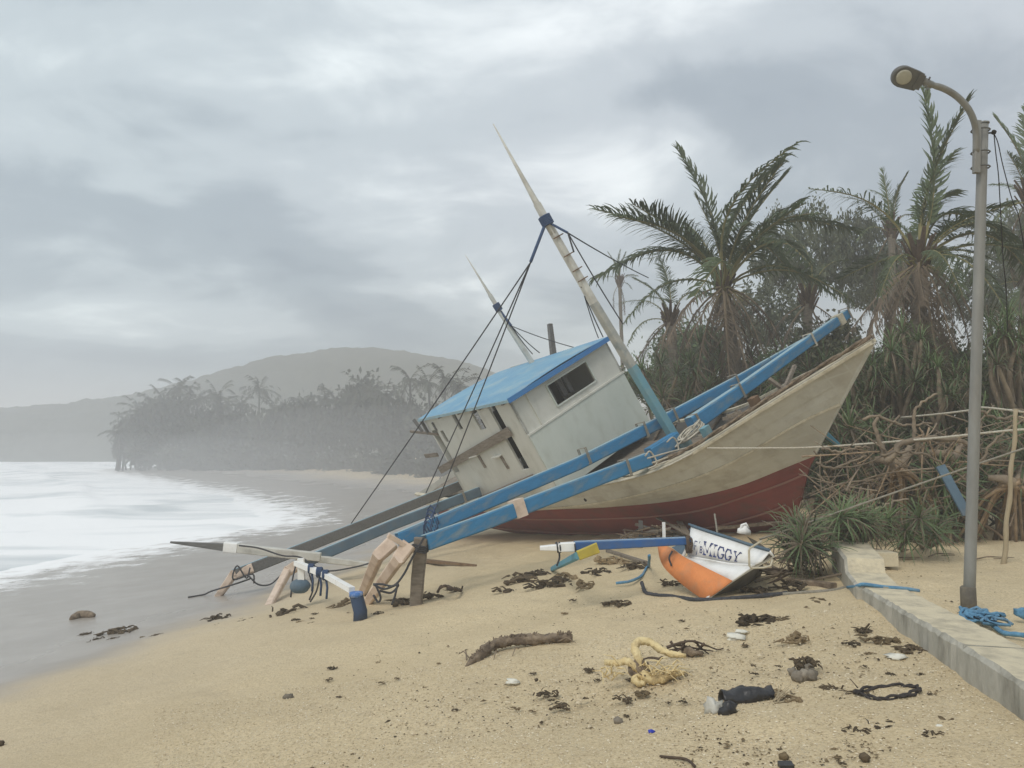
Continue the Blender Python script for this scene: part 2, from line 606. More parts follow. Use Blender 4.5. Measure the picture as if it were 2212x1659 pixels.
def sand_material():
    m = bpy.data.materials.new('coral_sand')
    m.use_nodes = True
    n, l = m.node_tree.nodes, m.node_tree.links
    b = n['Principled BSDF']
    b.inputs['Specular IOR Level'].default_value = .25
    geo = n.new('ShaderNodeNewGeometry')
    sp = n.new('ShaderNodeSeparateXYZ'); l.new(geo.outputs['Position'], sp.inputs[0])

    def nz(s, d, r=.6):
        q = n.new('ShaderNodeTexNoise')
        q.inputs['Scale'].default_value, q.inputs['Detail'].default_value, q.inputs['Roughness'].default_value = s, d, r
        l.new(geo.outputs['Position'], q.inputs['Vector'])
        return q.outputs['Fac']

    def mth(op, a, c, clamp=False):
        q = n.new('ShaderNodeMath'); q.operation = op; q.use_clamp = clamp
        for i, v in enumerate((a, c)):
            if isinstance(v, (int, float)): q.inputs[i].default_value = v
            else: l.new(v, q.inputs[i])
        return q.outputs[0]

    def rng_(f, a, c, d=0., e_=1.):
        q = n.new('ShaderNodeMapRange'); q.interpolation_type = 'SMOOTHSTEP'
        for i, v in enumerate((a, c, d, e_)): q.inputs[i + 1].default_value = v
        l.new(f, q.inputs[0])
        return q.outputs[0]

    def mix(f, a, c):
        q = n.new('ShaderNodeMix'); q.data_type = 'RGBA'
        for i, v in ((0, f), (6, a), (7, c)):
            if isinstance(v, tuple): q.inputs[i].default_value = v + (1,)
            else: l.new(v, q.inputs[i])
        return q.outputs[2]
    dry_ = mix(rng_(nz(.55, 5), .38, .62), (.73, .60, .385), (.65, .53, .335))
    dry_ = mix(rng_(nz(46, 4, .7), .40, .66), dry_, (.54, .43, .26))           # coarse coral grains
    vo = n.new('ShaderNodeTexVoronoi'); vo.inputs['Scale'].default_value = 55
    l.new(geo.outputs['Position'], vo.inputs['Vector'])
    grain = rng_(vo.outputs['Distance'], .12, .32, 1, 0)
    near = mth('MULTIPLY', grain, rng_(nz(5, 3), .42, .58))
    dry_ = mix(mth('MULTIPLY', near, .85), dry_, (.84, .76, .59))
    dry_ = mix(mth('MULTIPLY', rng_(nz(2.6, 7, .7), .56, .70), .30), dry_, (.40, .32, .22))
    wet = mix(rng_(nz(.8, 5), .35, .65), (.385, .352, .31), (.335, .304, .265))
    lvl = mth('ADD', sp.outputs[2], mth('MULTIPLY', mth('SUBTRACT', nz(.35, 4), .5), .55))
    lvl = mth('ADD', lvl, rng_(sp.outputs[1], 26., 70., 0., .30))            # the far beach drains quicker
    wf = rng_(lvl, -1.42, -.98, 1, 0)
    damp = rng_(lvl, -1.1, -.35, 1, 0)
    col = mix(mth('MULTIPLY', damp, .35), dry_, (.50, .43, .325))
    col = mix(wf, col, wet)
    edge = mth('ADD', sp.outputs[2], mth('MULTIPLY', mth('SUBTRACT', nz(.9, 7, .65), .5), .75))
    lace = rng_(edge, SEA + .02, SEA + .26, 1, 0)
    col = mix(lace, col, (.96, .965, .96))   # lace of foam left by the wash
    l.new(col, b.inputs['Base Color'])
    l.new(mth('MAXIMUM', rng_(lvl, -1.5, -1.1, .26, .95), mth('MULTIPLY', lace, .8)), b.inputs['Roughness'])
    h = mth('ADD', mth('MULTIPLY', nz(60, 5, .7), .55), mth('MULTIPLY', nz(9, 5), 1.0))
    h = mth('ADD', h, mth('MULTIPLY', grain, .25))
    bp = n.new('ShaderNodeBump'); bp.inputs['Distance'].default_value = .03
    l.new(rng_(lvl, -1.4, -.9, .06, .85), bp.inputs['Strength'])
    l.new(h, bp.inputs['Height']); l.new(bp.outputs[0], b.inputs['Normal'])
    return m


me.materials.append(sand_material())
beach = link('beach', me)
tag(beach, 'pale coral sand beach sloping down to the grey wet sand by the sea', kind='structure')

# sea: rolling white foam
gx = spaced(-2600, 200, -62, -8, .3, 1.1)
gy = spaced(-400, 1800, 14, 112, .35, 1.1)
X, Y = np.meshgrid(gx, gy)
amp = np.clip(-shore_dist(X, Y) / 25, .30, 1) * (1 - sstep(300, 500, np.hypot(X, Y)))
Zs = SEA + amp * (.42 * fbm(X, Y, .10, 11) + .26 * fbm(X, Y, .3, 12) + .05 * fbm(X, Y, .9, 13))
sd_ = -shore_dist(X, Y)
for s0, wd_, hh in ((7, 1.3, .30), (17, 1.8, .55), (31, 2.4, .75), (50, 3.2, .9), (75, 4, 1.0)):    # breakers rolling in
    ph = s0 + 3.5 * fbm(X, Y, .07, 31 + s0)
    d_ = sd_ - ph
    Zs += hh * np.clip(.45 + 1.5 * fbm(X, Y, .05, 41 + s0), 0, 1) * np.where(d_ < 0, np.exp(-(d_ / (wd_ * .55)) ** 2), np.exp(-(d_ / (wd_ * 2)) ** 2))
Zs += .10 * np.clip(amp, 0, 1) * fbm(X, Y, 1.7, 14)
r_, c_ = X.shape
idx = np.arange(r_ * c_).reshape(r_, c_)
faces = np.stack([idx[:-1, :-1], idx[:-1, 1:], idx[1:, 1:], idx[1:, :-1]], -1).reshape(-1, 4)
me = bpy.data.meshes.new('sea')
me.from_pydata(np.stack([X, Y, Zs], -1).reshape(-1, 3).tolist(), [], faces.tolist())
me.polygons.foreach_set('use_smooth', [True] * len(me.polygons))


def foam_material():
    m = bpy.data.materials.new('sea_foam')
    m.use_nodes = True
    n, l = m.node_tree.nodes, m.node_tree.links
    b = n['Principled BSDF']
    geo = n.new('ShaderNodeNewGeometry')
    mp = n.new('ShaderNodeMapping'); mp.inputs['Scale'].default_value = (.11, .2, .3)
    mp.inputs['Rotation'].default_value = (0, 0, .35)
    l.new(geo.outputs['Position'], mp.inputs[0])
    q = n.new('ShaderNodeTexNoise')
    q.inputs['Scale'].default_value, q.inputs['Detail'].default_value, q.inputs['Distortion'].default_value = 1.0, 8, .6
    l.new(mp.outputs[0], q.inputs['Vector'])
    r = n.new('ShaderNodeValToRGB')
    r.color_ramp.elements[0].position, r.color_ramp.elements[0].color = .30, (.60, .64, .65, 1)
    r.color_ramp.elements[1].position, r.color_ramp.elements[1].color = .50, (.97, .975, .97, 1)
    l.new(q.outputs['Fac'], r.inputs[0]); l.new(r.outputs[0], b.inputs['Base Color'])
    b.inputs['Roughness'].default_value = .7
    bp = n.new('ShaderNodeBump'); bp.inputs['Strength'].default_value = .3; bp.inputs['Distance'].default_value = .2
    l.new(q.outputs['Fac'], bp.inputs['Height']); l.new(bp.outputs[0], b.inputs['Normal'])
    return m


me.materials.append(foam_material())
tag(link('sea', me), 'white churning surf filling the bay beside the beach', kind='structure')

# hill across the bay
RIDGE = [(-900, 905), (-500, 890), (-200, 884), (0, 880), (120, 872), (330, 845), (480, 800), (600, 769), (700, 753), (770, 751), (850, 757), (940, 770),
         (1030, 792), (1150, 832), (1300, 875), (1500, 905), (1800, 925), (2600, 940)]
HD = 205.0
hx = np.array([(CX - a) / -FPX * HD for a, b in RIDGE]); hz = np.array([1.7 + (955 - b) / FPX * HD for a, b in RIDGE])
xs = np.linspace(hx[0], hx[-1], 420)
prof = np.interp(xs, hx, hz)
k = np.hanning(15); k /= k.sum()
prof = np.convolve(np.pad(prof, 7, 'edge'), k, 'valid')
ts = np.concatenate([np.linspace(0, 1, 26), np.linspace(1.04, 2, 12)])
g = []
for t in ts:
    yy = 158 + (HD - 158) * t if t <= 1 else HD + 70 * (t - 1)
    f = math.sin(t * math.pi / 2) ** .85 if t <= 1 else math.cos((t - 1) * math.pi / 2)
    sc = yy / HD if t <= 1 else 1
    zz = SEA - .6 + (prof - SEA + .6) * f * (1 if t > 1 else (.75 + .25 * t))
    bump = (1.1 * fbm(xs, np.full_like(xs, yy), .22, 21) + .9 * fbm(xs, np.full_like(xs, yy), .7, 22)) * min(1, f * 3)
    g.append([(x, yy, z + q) for x, z, q in zip(xs * sc, zz, bump)])
mb = MB(); mb.grid(g)
hill = link('hill', mb.mesh('hill', mat('hill_forest', (.075, .08, .05), (.05, .056, .036), .25, .95, .9, .7), True))
tag(hill, 'low wooded hill across the bay fading into the haze', kind='structure')

# sea haze
mb = MB(); mb.box((-400, 700, 11), (2500, 0, 0), (0, 1400, 0), (0, 0, 18))
hm = bpy.data.materials.new('haze_air')
hm.use_nodes = True
hm.node_tree.nodes.remove(hm.node_tree.nodes['Principled BSDF'])
pv = hm.node_tree.nodes.new('ShaderNodeVolumePrincipled')
pv.inputs['Color'].default_value = (.95, .95, .95, 1)
pv.inputs['Density'].default_value = 0.0049
hm.node_tree.links.new(pv.outputs[0], hm.node_tree.nodes['Material Output'].inputs['Volume'])
tag(link('haze', mb.mesh('haze', hm)), 'salt haze drifting over the bay', kind='stuff')

for c_, r3, dn in (((-15, 64, .5), (24, 17, 7.0), .0030), ((-8, 47, -.8), (15, 9, 4.8), .012), ((-34, 62, -1.5), (26, 20, 4.0), .004)):
    mb = MB(); mb.blob(c_, 1.0, 36, 18, 0, r3); mb.f = [tuple(reversed(q)) for q in mb.f]
    h2 = hm.copy(); h2.name = 'spray_air'
    h2.node_tree.nodes['Principled Volume'].inputs['Density'].default_value = dn
    tag(link('haze', mb.mesh('haze', h2, True)), 'bank of sea spray drifting over the far beach', kind='stuff')

# ================================================================ FISHING BOAT
def frame(th, ph, tau):
    th, ph, tau = map(RAD, (th, ph, tau))
    h0 = Vector((math.sin(th), -math.cos(th), 0)); p0 = Vector((math.cos(th), math.sin(th), 0)); z = Vector((0, 0, 1))
    h = h0 * math.cos(tau) + z * math.sin(tau)
    n_ = z * math.cos(tau) - h0 * math.sin(tau)
    p = p0 * math.cos(ph) + n_ * math.sin(ph)
    u = n_ * math.cos(ph) - p0 * math.sin(ph)
    return Matrix((h, p, u)).transposed()         # columns: forward, port, up


BR = frame(30, 29, 8)                             # the boat lies over on her side, bow up the beach
BM = P(1468, 962, 14)
BOAT = Matrix.Translation(BM) @ BR.to_4x4()
BI = BOAT.inverted()


def BL(x, y, ax, val):                            # boat coordinates of a picture position on a boat plane
    r = BR.transposed() @ ray(x, y)
    c = BI @ CAM
    return c + r * ((val - c[ax]) / r[ax])


def BW(p):                                        # world point -> boat coordinates
    return BI @ Vector(p)


boat = thing('fishing_boat', 'large cream and red outrigger fishing boat with blue roof, beached and heeled over', 'fishing boat', matrix=BOAT)


def pick(c):
    return [BL(x, y, 1, -b) for x, y, b in c]


NS = 64


def curve(pts, aft):
    """Sort by x, extend aft, resample and smooth -> NS points from stern to stem."""
    pts = sorted(pts + [Vector(p) for p in aft], key=lambda p: p.x)
    A = np.array([tuple(p) for p in pts])
    s = np.concatenate([[0], np.cumsum(np.linalg.norm(np.diff(A, axis=0), axis=1))])
    t = np.linspace(0, s[-1], NS)
    R_ = np.stack([np.interp(t, s, A[:, i]) for i in range(3)], 1)
    kk = np.hanning(9); kk /= kk.sum()
    for i in range(3):
        q = R_[:, i]
        pad = np.concatenate([2 * q[0] - q[4:0:-1], q, 2 * q[-1] - q[-2:-6:-1]])
        R_[:, i] = np.convolve(pad, kk, 'valid')
    return R_


SH = curve(pick([(1885, 742, .015), (1765, 816, .2), (1712, 848, .38), (1659, 879, .53), (1594, 921, .72), (1528, 963, .9), (1475, 995, 1.0),
                 (1423, 1018, 1.1), (1370, 1034, 1.18)]), [(-2, -1.3, .02), (-5, -1.3, .08), (-7.5, -1.15, .2), (-10, -.8, .42)])
RA = curve(pick([(1815, 872, .015), (1778, 886, .12), (1712, 918, .28), (1633, 970, .5), (1554, 1013, .75), (1475, 1042, .88), (1370, 1071, 1.05)]),
           [(-2, -1.2, -.36), (-5, -1.2, -.27), (-7.5, -1.05, -.12), (-10, -.75, .1)])
WL = curve(pick([(1757, 986, .015), (1712, 1002, .12), (1659, 1026, .25), (1594, 1052, .42), (1475, 1079, .68), (1403, 1088, .8), (1290, 1097, .95)]),
           [(-3.25, -1.0, -.47), (-5, -1.0, -.40), (-7.5, -.9, -.27), (-10, -.65, -.1)])
RB = curve(pick([(1741, 1022, .015), (1733, 1030, .05), (1580, 1082, .38), (1515, 1103, .5), (1403, 1116, .68), (1262, 1121, .85)]),
           [(-4.1, -.9, -.72), (-7, -.78, -.58), (-10, -.5, -.4)])
KL = curve(pick([(1722, 1105, .012), (1708, 1138, .012), (1600, 1162, .012), (1400, 1172, .012), (1250, 1167, .012), (1130, 1155, .012)]),
           [(-8.3, -.012, -1.32), (-10, -.012, -1.0)])
KL[:, 1] = -.012


def blend(A, B, t, bulge=0.0):
    Q = A * (1 - t) + B * t
    w = bulge * math.sin(math.pi * t) * np.sin(np.linspace(0, 1, NS) * math.pi * .98) ** .5
    Q = Q.copy(); Q[:, 1] -= w
    return Q


def flipy(A):
    B = A.copy(); B[:, 1] *= -1
    return B


def skin(rows, mb):
    for s in (0, 1):
        R_ = [flipy(r) if s else r for r in rows]
        mb.grid([[tuple(p) for p in r] for r in R_], flip=bool(s))


def strakes(rows, mats, name, lap=.012):
    """One lapped plank per strake and side, each proud at its lower edge."""
    for k in range(len(rows) - 1):
        for s_ in (0, 1):
            a_, b_ = rows[k].copy(), rows[k + 1].copy()
            m_ = (a_ + b_) / 2
            w = np.clip((np.abs(b_[:, 1]) - .02) / .1, 0, 1)
            b_[:, 1] -= lap * w
            m_[:, 1] -= (lap * .6 + .004) * w
            c_ = rows[k + 1].copy(); c_[:, 1] += .004 * w
            R_ = [flipy(r) if s_ else r for r in (a_, m_, b_, c_)]
            mb = MB()
            mb.grid([[tuple(p) for p in r] for r in R_], flip=bool(s_))
            part(name, mb, mats, boat, False)




def hull_paint():
    """Cream paint with a row of worn brownish butts along the upper strake."""
    m = M_cream().copy(); m.name = 'cream_topsides'
    n, l = m.node_tree.nodes, m.node_tree.links
    b = n['Principled BSDF']
    src = b.inputs['Base Color'].links[0].from_socket
    co = n.new('ShaderNodeTexCoord')
    sp = n.new('ShaderNodeSeparateXYZ'); l.new(co.outputs['Object'], sp.inputs[0])
    bt = n.new('ShaderNodeTexBrick')
    bt.inputs['Scale'].default_value = 1.0
    bt.inputs['Brick Width'].default_value, bt.inputs['Row Height'].default_value = .30, .2
    bt.inputs['Mortar Size'].default_value, bt.inputs['Mortar Smooth'].default_value = .022, .9
    bt.offset = 0
    bt.inputs['Color1'].default_value = (1, 1, 1, 1); bt.inputs['Color2'].default_value = (.35, .35, .35, 1); bt.inputs['Mortar'].default_value = (0, 0, 0, 1)
    mp = n.new('ShaderNodeMapping'); mp.inputs['Rotation'].default_value = (RAD(90), 0, 0)
    l.new(co.outputs['Object'], mp.inputs[0]); l.new(mp.outputs[0], bt.inputs['Vector'])
    nz = n.new('ShaderNodeTexNoise'); nz.inputs['Scale'].default_value = 1.7; nz.inputs['Detail'].default_value = 6
    l.new(co.outputs['Object'], nz.inputs['Vector'])
    mr = n.new('ShaderNodeMapRange'); mr.inputs[1].default_value, mr.inputs[2].default_value, mr.inputs[4].default_value = .42, .66, .30
    l.new(nz.outputs['Fac'], mr.inputs[0])
    # only the strake above the rubbing rail: height rises towards the bow
    li = n.new('ShaderNodeMath'); li.operation = 'MULTIPLY_ADD'
    li.inputs[1].default_value, li.inputs[2].default_value = -.16, .12
    l.new(sp.outputs[0], li.inputs[0])
    ad = n.new('ShaderNodeMath'); ad.operation = 'ADD'; l.new(li.outputs[0], ad.inputs[0]); l.new(sp.outputs[2], ad.inputs[1])
    gt = n.new('ShaderNodeMapRange'); gt.inputs[1].default_value, gt.inputs[2].default_value = -.16, -.02
    l.new(ad.outputs[0], gt.inputs[0])
    m1 = n.new('ShaderNodeMath'); m1.operation = 'MULTIPLY'; l.new(mr.outputs[0], m1.inputs[0]); l.new(gt.outputs[0], m1.inputs[1])
    m2 = n.new('ShaderNodeMath'); m2.operation = 'MULTIPLY'; l.new(bt.outputs['Color'], m2.inputs[0]); l.new(m1.outputs[0], m2.inputs[1])
    mx = n.new('ShaderNodeMix'); mx.data_type = 'RGBA'; l.new(m2.outputs[0], mx.inputs[0]); l.new(src, mx.inputs[6])
    mx.inputs[7].default_value = (.30, .235, .155, 1)
    l.new(mx.outputs[2], b.inputs['Base Color'])
    return m


HP = hull_paint()
strakes([blend(SH, RA, t) for t in (0, .5, 1)], [HP], 'plank')
strakes([blend(RA, WL, t, .03) for t in (0, .27, .52, .77, 1)], [HP], 'plank')
strakes([blend(WL, RB, t, .01) for t in (0, .5, 1)], [M_red()], 'bottom_plank')
strakes([blend(RB, KL, t, .10) for t in (0, .22, .44, .66, .85, 1)], [M_red()], 'bottom_plank')


def rail(A, w, h, name, m_, lo=0, hi=NS, dz=0., out_=.012):
    for s in (0, 1):
        mb = MB()
        R_ = flipy(A) if s else A
        sg = 1 if s else -1
        rings = []
        for i in range(lo, hi):
            p = Vector(R_[i]); p.z += dz
            p.y += sg * out_
            rings.append([p + Vector((0, sg * a, b)) for a, b in ((-w, -h), (w, -h * .7), (w, h * .7), (-w, h))])
        mb.rings(rings)
        part(name, mb, [m_], boat)


rail(RA, .022, .024, 'rubbing_rail', M_creamrail())
rail(RB, .02, .02, 'bilge_rail', M_redrail())
low = blend(RB, KL, .5, .1)
rail(low, .018, .016, 'bilge_rail', M_redrail(), 14, NS - 2)
low2 = blend(RB, KL, .93, .02)
rail(low2, .02, .018, 'bilge_rail', M_redrail(), 20, 46)
rail(SH, .05, .03, 'gunwale', M_creamrail(), dz=.02)
# stem post
mb = MB()
stem = [SH[-1], RA[-1], WL[-1], RB[-1], KL[-1]]
pts = lerp_path([Vector((p[0], 0, p[2])) for p in stem], 5)
rings = [[p + Vector((a, b, 0)) for a, b in ((-.05, -.03), (.03, -.022), (.03, .022), (-.05, .03))] for p in pts]
top_n = 11
mb.rings(rings[:top_n]); part('stem_post', mb, [M_cream()], boat)
mb = MB(); mb.rings(rings[top_n - 1:]); part('stem_post', mb, [M_red()], boat)
# bow cap plank: pale worn top face of the raised bow
mb = MB()
g = []
for i in range(40, NS):
    p = SH[i]
    w = min(abs(p[1]), .16)
    g.append([(p[0], p[1] - .01, p[2] + .055), (p[0], p[1] + w, p[2] + .06), (p[0], p[1] + w, p[2] + .0)])
mb.grid(g)
part('bow_cap', mb, [M_creamrail()], boat)
# deck and inner bulwarks, following the inside of the hull skin
INR = [blend(SH, RA, t) for t in (-.02, .3, .62)]
for q in INR:
    q[:, 1] = -np.maximum(np.abs(q[:, 1]) - .05, .004)
DKL = INR[-1]
mb = MB()
mb.grid([[tuple(p) for p in DKL[:NS - 3]], [(p[0], 0, p[2] + .05) for p in DKL[:NS - 3]], [(p[0], -p[1], p[2]) for p in DKL[:NS - 3]]])
part('deck', mb, [M_plank()], boat)
for s_ in (0, 1):
    mb = MB()
    mb.grid([[tuple(p) for p in (flipy(r) if s_ else r)[:NS - 3]] for r in INR], flip=bool(s_))
    part('bulwark_lining', mb, [M_greywood()], boat)
for i in range(30, NS - 5, 2):
    for s_ in (-1, 1):
        if abs(SH[i][1]) < .2: continue
        a_, b_ = INR[0][i], INR[2][i]
        mb = MB(); mb.bar((a_[0], s_ * (abs(a_[1]) - .02), a_[2]), (b_[0], s_ * (abs(b_[1]) - .02), b_[2]), .045, .05, (1, 0, 0))
        part('stanchion', mb, [M_plank()], boat)
# transom
mb = MB()
st = [SH[0], RA[0], WL[0], RB[0], KL[0]]
ring = [tuple(p) for p in st] + [tuple((p[0], -p[1], p[2])) for p in reversed(st)]
mb.add(ring, [tuple(range(len(ring)))])
part('transom', mb, [M_cream()], boat)

# ---- booms (outrigger beams)
def boom(path, w, h, m_, mtop, name='outrigger_boom', w2=None, h2=None, label=None):
    """Timber beam with a worn, paler top face."""
    mb = MB()
    pts = [Vector(p) for p in path]
    n = len(pts) - 1
    for i in range(n):
        a, b = pts[i], pts[i + 1]
        f0, f1 = i / n, (i + 1) / n
        ww = lambda f: w + ((w2 or w) - w) * f
        hh = lambda f: h + ((h2 or h) - h) * f
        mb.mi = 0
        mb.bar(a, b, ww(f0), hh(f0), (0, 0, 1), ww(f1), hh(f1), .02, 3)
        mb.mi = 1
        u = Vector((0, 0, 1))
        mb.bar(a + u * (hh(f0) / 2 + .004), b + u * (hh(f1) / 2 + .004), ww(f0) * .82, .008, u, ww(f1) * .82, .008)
    return part(name, mb, [m_, mtop], boat, label=label)


A1 = BL(1400, 992, 0, .25); A2 = BL(921, 1172, 0, .25)
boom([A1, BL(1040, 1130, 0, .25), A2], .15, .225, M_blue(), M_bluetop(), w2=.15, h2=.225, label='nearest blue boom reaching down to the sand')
A3 = BL(1404, 984, 0, .25); A4 = BL(1462, 948, 0, .25)
boom([A3, A4], .2, .25, M_blue(), M_blue(), label='short blue boom stump lashed with white rope')
A5 = BL(1492, 918, 0, .25); A6 = BL(1830, 678, 0, .25)
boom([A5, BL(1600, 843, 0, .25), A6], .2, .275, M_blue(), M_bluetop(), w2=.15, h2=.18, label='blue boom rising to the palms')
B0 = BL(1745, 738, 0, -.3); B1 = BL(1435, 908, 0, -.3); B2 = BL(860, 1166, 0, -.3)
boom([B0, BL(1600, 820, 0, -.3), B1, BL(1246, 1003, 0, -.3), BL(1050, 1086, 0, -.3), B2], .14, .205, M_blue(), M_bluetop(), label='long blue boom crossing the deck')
D1 = BL(1035, 1062, 0, -5); D2 = BL(640, 1222, 0, -5)
boom([D1, BL(850, 1133, 0, -5), D2], .15, .21, M_bluegrey(), M_bluetop(), label='faded blue boom behind the blue ones')
C1 = BL(1040, 1030, 0, -6.5); C2 = BL(508, 1241, 0, -6.5)
boom([C1, BL(760, 1143, 0, -6.5), C2], .15, .22, M_greywood(), M_bluetop(), label='weathered grey boom farthest along the hull')
# end caps, bands
for p0, p1, t, m_ in ((A5, A6, .93, M_creamrail()), (A1, A2, .635, M_pink())):
    mb = MB()
    c = p0.lerp(p1, t); d = (p1 - p0).normalized()
    mb.bar(c - d * .09, c + d * .09, .21, .275 if m_ is M_pink() else .235, (0, 0, 1))
    part('boom_band', mb, [m_], boat)
for p0, p1, t in ((A5, A6, .02), (A5, A6, .26), (A5, A6, .72), (B0, B1, .55), (B0, B1, .95), (B1, B2, .1), (B1, B2, .35), (D1, D2, .1), (A1, A2, .12), (A5, A6, .985)):
    mb = MB()
    c = p0.lerp(p1, t); d = (p1 - p0).normalized()
    s = d.cross(Vector((0, 0, 1))).normalized(); u = s.cross(d)
    for q in range(2):
        o = c + d * (.03 * q)
        mb.tube([o + s * (.11 * a) + u * (.142 * b) for a, b in ((-1, -1), (1, -1), (1, 1), (-1, 1), (-1, -1))], .012, 5)
    part('lashing', mb, [M_ropeg() if t != .72 else M_ropew()], boat)

# ---- pink outrigger struts at the boom ends
def strut(top, knee, foot, name='outrigger_strut', w=.155):
    mb = MB()
    t, k_, f = Vector(top), Vector(knee), Vector(foot)
    dirv = (f - k_).normalized()
    mb.bar(t, k_ + dirv * .05, w * 1.25, w * 1.5, (0, -1, .2), w * 1.15, w * 1.25, .02)
    mb.bar(k_ - dirv * .05, f + dirv * .15, w, w * .95, (0, -1, .2), w * .85, w * .7, .02, 2)
    return part(name, mb, [M_pink()], boat, world=True, label='pinkish timber outrigger strut')


def BP(x, y, x_local):                              # world point on a boat station plane
    return BOAT @ BL(x, y, 0, x_local)


f4 = G(792, 1303); f3 = G(780, 1288); f2 = G(584, 1303); f1 = G(472, 1287)
strut(BP(884, 1176, .25), BP(862, 1206, .25), f4)
strut(BP(848, 1172, -.3), BP(818, 1198, -.3), f3)
strut(BP(650, 1216, -5), BP(622, 1232, -5), f2)
strut(BP(545, 1228, -6.5), BP(505, 1240, -6.5), f1)
mb = MB(); mb.bar(BP(838, 1156, .3), BP(880, 1181, .3), .06, .07, (0, -1, 0)); part('clamp_plate', mb, [M_pink()], boat, world=True)
# rope wrapped round the near struts
for pts in ([(916, 1160), (890, 1205), (872, 1240), (850, 1265), (825, 1262), (806, 1262)], [(806, 1262), (830, 1272), (860, 1262), (845, 1280), (820, 1276)],
            [(858, 1265), (852, 1290), (846, 1306)], [(812, 1265), (822, 1290), (816, 1300), (806, 1285)]):
    mb = MB(); d = (BOAT @ A2).y - .12
    mb.tube(lerp_path([P(x, y, d - .1 + .02 * i) for i, (x, y) in enumerate(pts)], 5), .016, 5)
    part('strut_rope', mb, [M_roped()], boat, True, world=True)
for pts, xl in (([(548, 1222), (540, 1245), (520, 1218), (512, 1248), (552, 1236), (556, 1256)], -6.5), ([(545, 1240), (565, 1258), (590, 1258), (612, 1240)], -6.2)):
    mb = MB(); mb.tube(lerp_path([BP(x, y, xl) - Vector((0, .22, 0)) for x, y in pts], 5), .017, 5)
    part('strut_rope', mb, [M_roped()], boat, True, world=True)
mb = MB(); mb.tube(lerp_path([G(406, 1292, .02), G(440, 1286, .02), f1 + Vector((-.1, -.1, .12)), BP(505, 1262, -6.4), BP(540, 1250, -6.4)], 5), .018, 5)
part('strut_rope', mb, [M_roped()], boat, True, world=True)

# ---- cabin
CXF, CXA, CYS, CYP = -2.12, -5.84, -1.42, 1.40
ZR0, ZR1, ZB = 2.10, 2.40, .05


def wall_holes(mb, u0, u1, v0, v1, holes, f3, th):
    """Panel in (u,v) with rectangular openings; f3(u,v,w) maps to 3-D; w 0..th is thickness."""
    us = sorted({u0, u1, *[h[0] for h in holes], *[h[1] for h in holes]})
    vs_ = sorted({v0, v1, *[h[2] for h in holes], *[h[3] for h in holes]})

    def solid(i, j):
        if i < 0 or j < 0 or i >= len(us) - 1 or j >= len(vs_) - 1: return False
        c, d = (us[i] + us[i + 1]) / 2, (vs_[j] + vs_[j + 1]) / 2
        return not any(h[0] < c < h[1] and h[2] < d < h[3] for h in holes)
    for i in range(len(us) - 1):
        for j in range(len(vs_) - 1):
            if not solid(i, j): continue
            a, b, c, d = us[i], us[i + 1], vs_[j], vs_[j + 1]
            for w in (0, th):
                q = [f3(a, c, w), f3(b, c, w), f3(b, d, w), f3(a, d, w)]
                mb.add(q, [(0, 1, 2, 3) if w == 0 else (3, 2, 1, 0)])
            for (ni, nj), (p, q) in (((i - 1, j), ((a, c), (a, d))), ((i + 1, j), ((b, d), (b, c))), ((i, j - 1), ((b, c), (a, c))), ((i, j + 1), ((a, d), (b, d)))):
                if not solid(ni, nj):
                    mb.add([f3(*p, 0), f3(*q, 0), f3(*q, th), f3(*p, th)], [(0, 1, 2, 3)])


def zr(x):
    return ZR0 + (ZR1 - ZR0) * (x - CXF) / (CXA - CXF)


ZL = 1.34                                            # ledge between lower and upper wall
LIFT = BL(1150, 935, 0, CXF).z - ZL
mb = MB()
wall_holes(mb, CYS, CYP, ZL, ZR0, [(-.50, .66, 1.50, 1.97)], lambda u, v, w: (CXF - w, u, v), .05)
part('front_wall', mb, [M_cabin()], boat, label='upper front wall with a long open window')
mb = MB(); wall_holes(mb, CYS, CYP - .02, ZB, ZL, [], lambda u, v, w: (CXF + .035 - w, u, v), .05)
part('front_wall', mb, [M_cabinlow()], boat, label='plain greenish lower front wall')
mb = MB(); mb.bar((CXF + .02, CYS - .02, ZL), (CXF + .02, CYP, ZL), .06, .035); part('wall_ledge', mb, [M_cabin()], boat)
for y in (-1.02,):
    mb = MB(); mb.bar((CXF + .012, y, ZL + .02), (CXF + .012, y, ZR0 - .02), .025, .05, (1, 0, 0)); part('wall_batten', mb, [M_cabin()], boat)
# window frame of the front
for a, b in (((-.50, 1.50), (.66, 1.50)), ((-.50, 1.97), (.66, 1.97)), ((-.50, 1.50), (-.50, 1.97)), ((.66, 1.50), (.66, 1.97))):
    mb = MB(); mb.bar((CXF + .012, a[0], a[1]), (CXF + .012, b[0], b[1]), .03, .03, (1, 0, 0)); part('window_frame', mb, [M_cabinlow()], boat)


def SX(x, y):                                        # starboard wall picture point -> (x, z)
    p = BL(x, y, 1, CYS)
    return p.x, p.z


def rect(px):
    q = [SX(*p) for p in px]
    return (min((q[0][0] + q[3][0]) / 2, (q[1][0] + q[2][0]) / 2), max((q[0][0] + q[3][0]) / 2, (q[1][0] + q[2][0]) / 2),
            (q[2][1] + q[3][1]) / 2, (q[0][1] + q[1][1]) / 2)


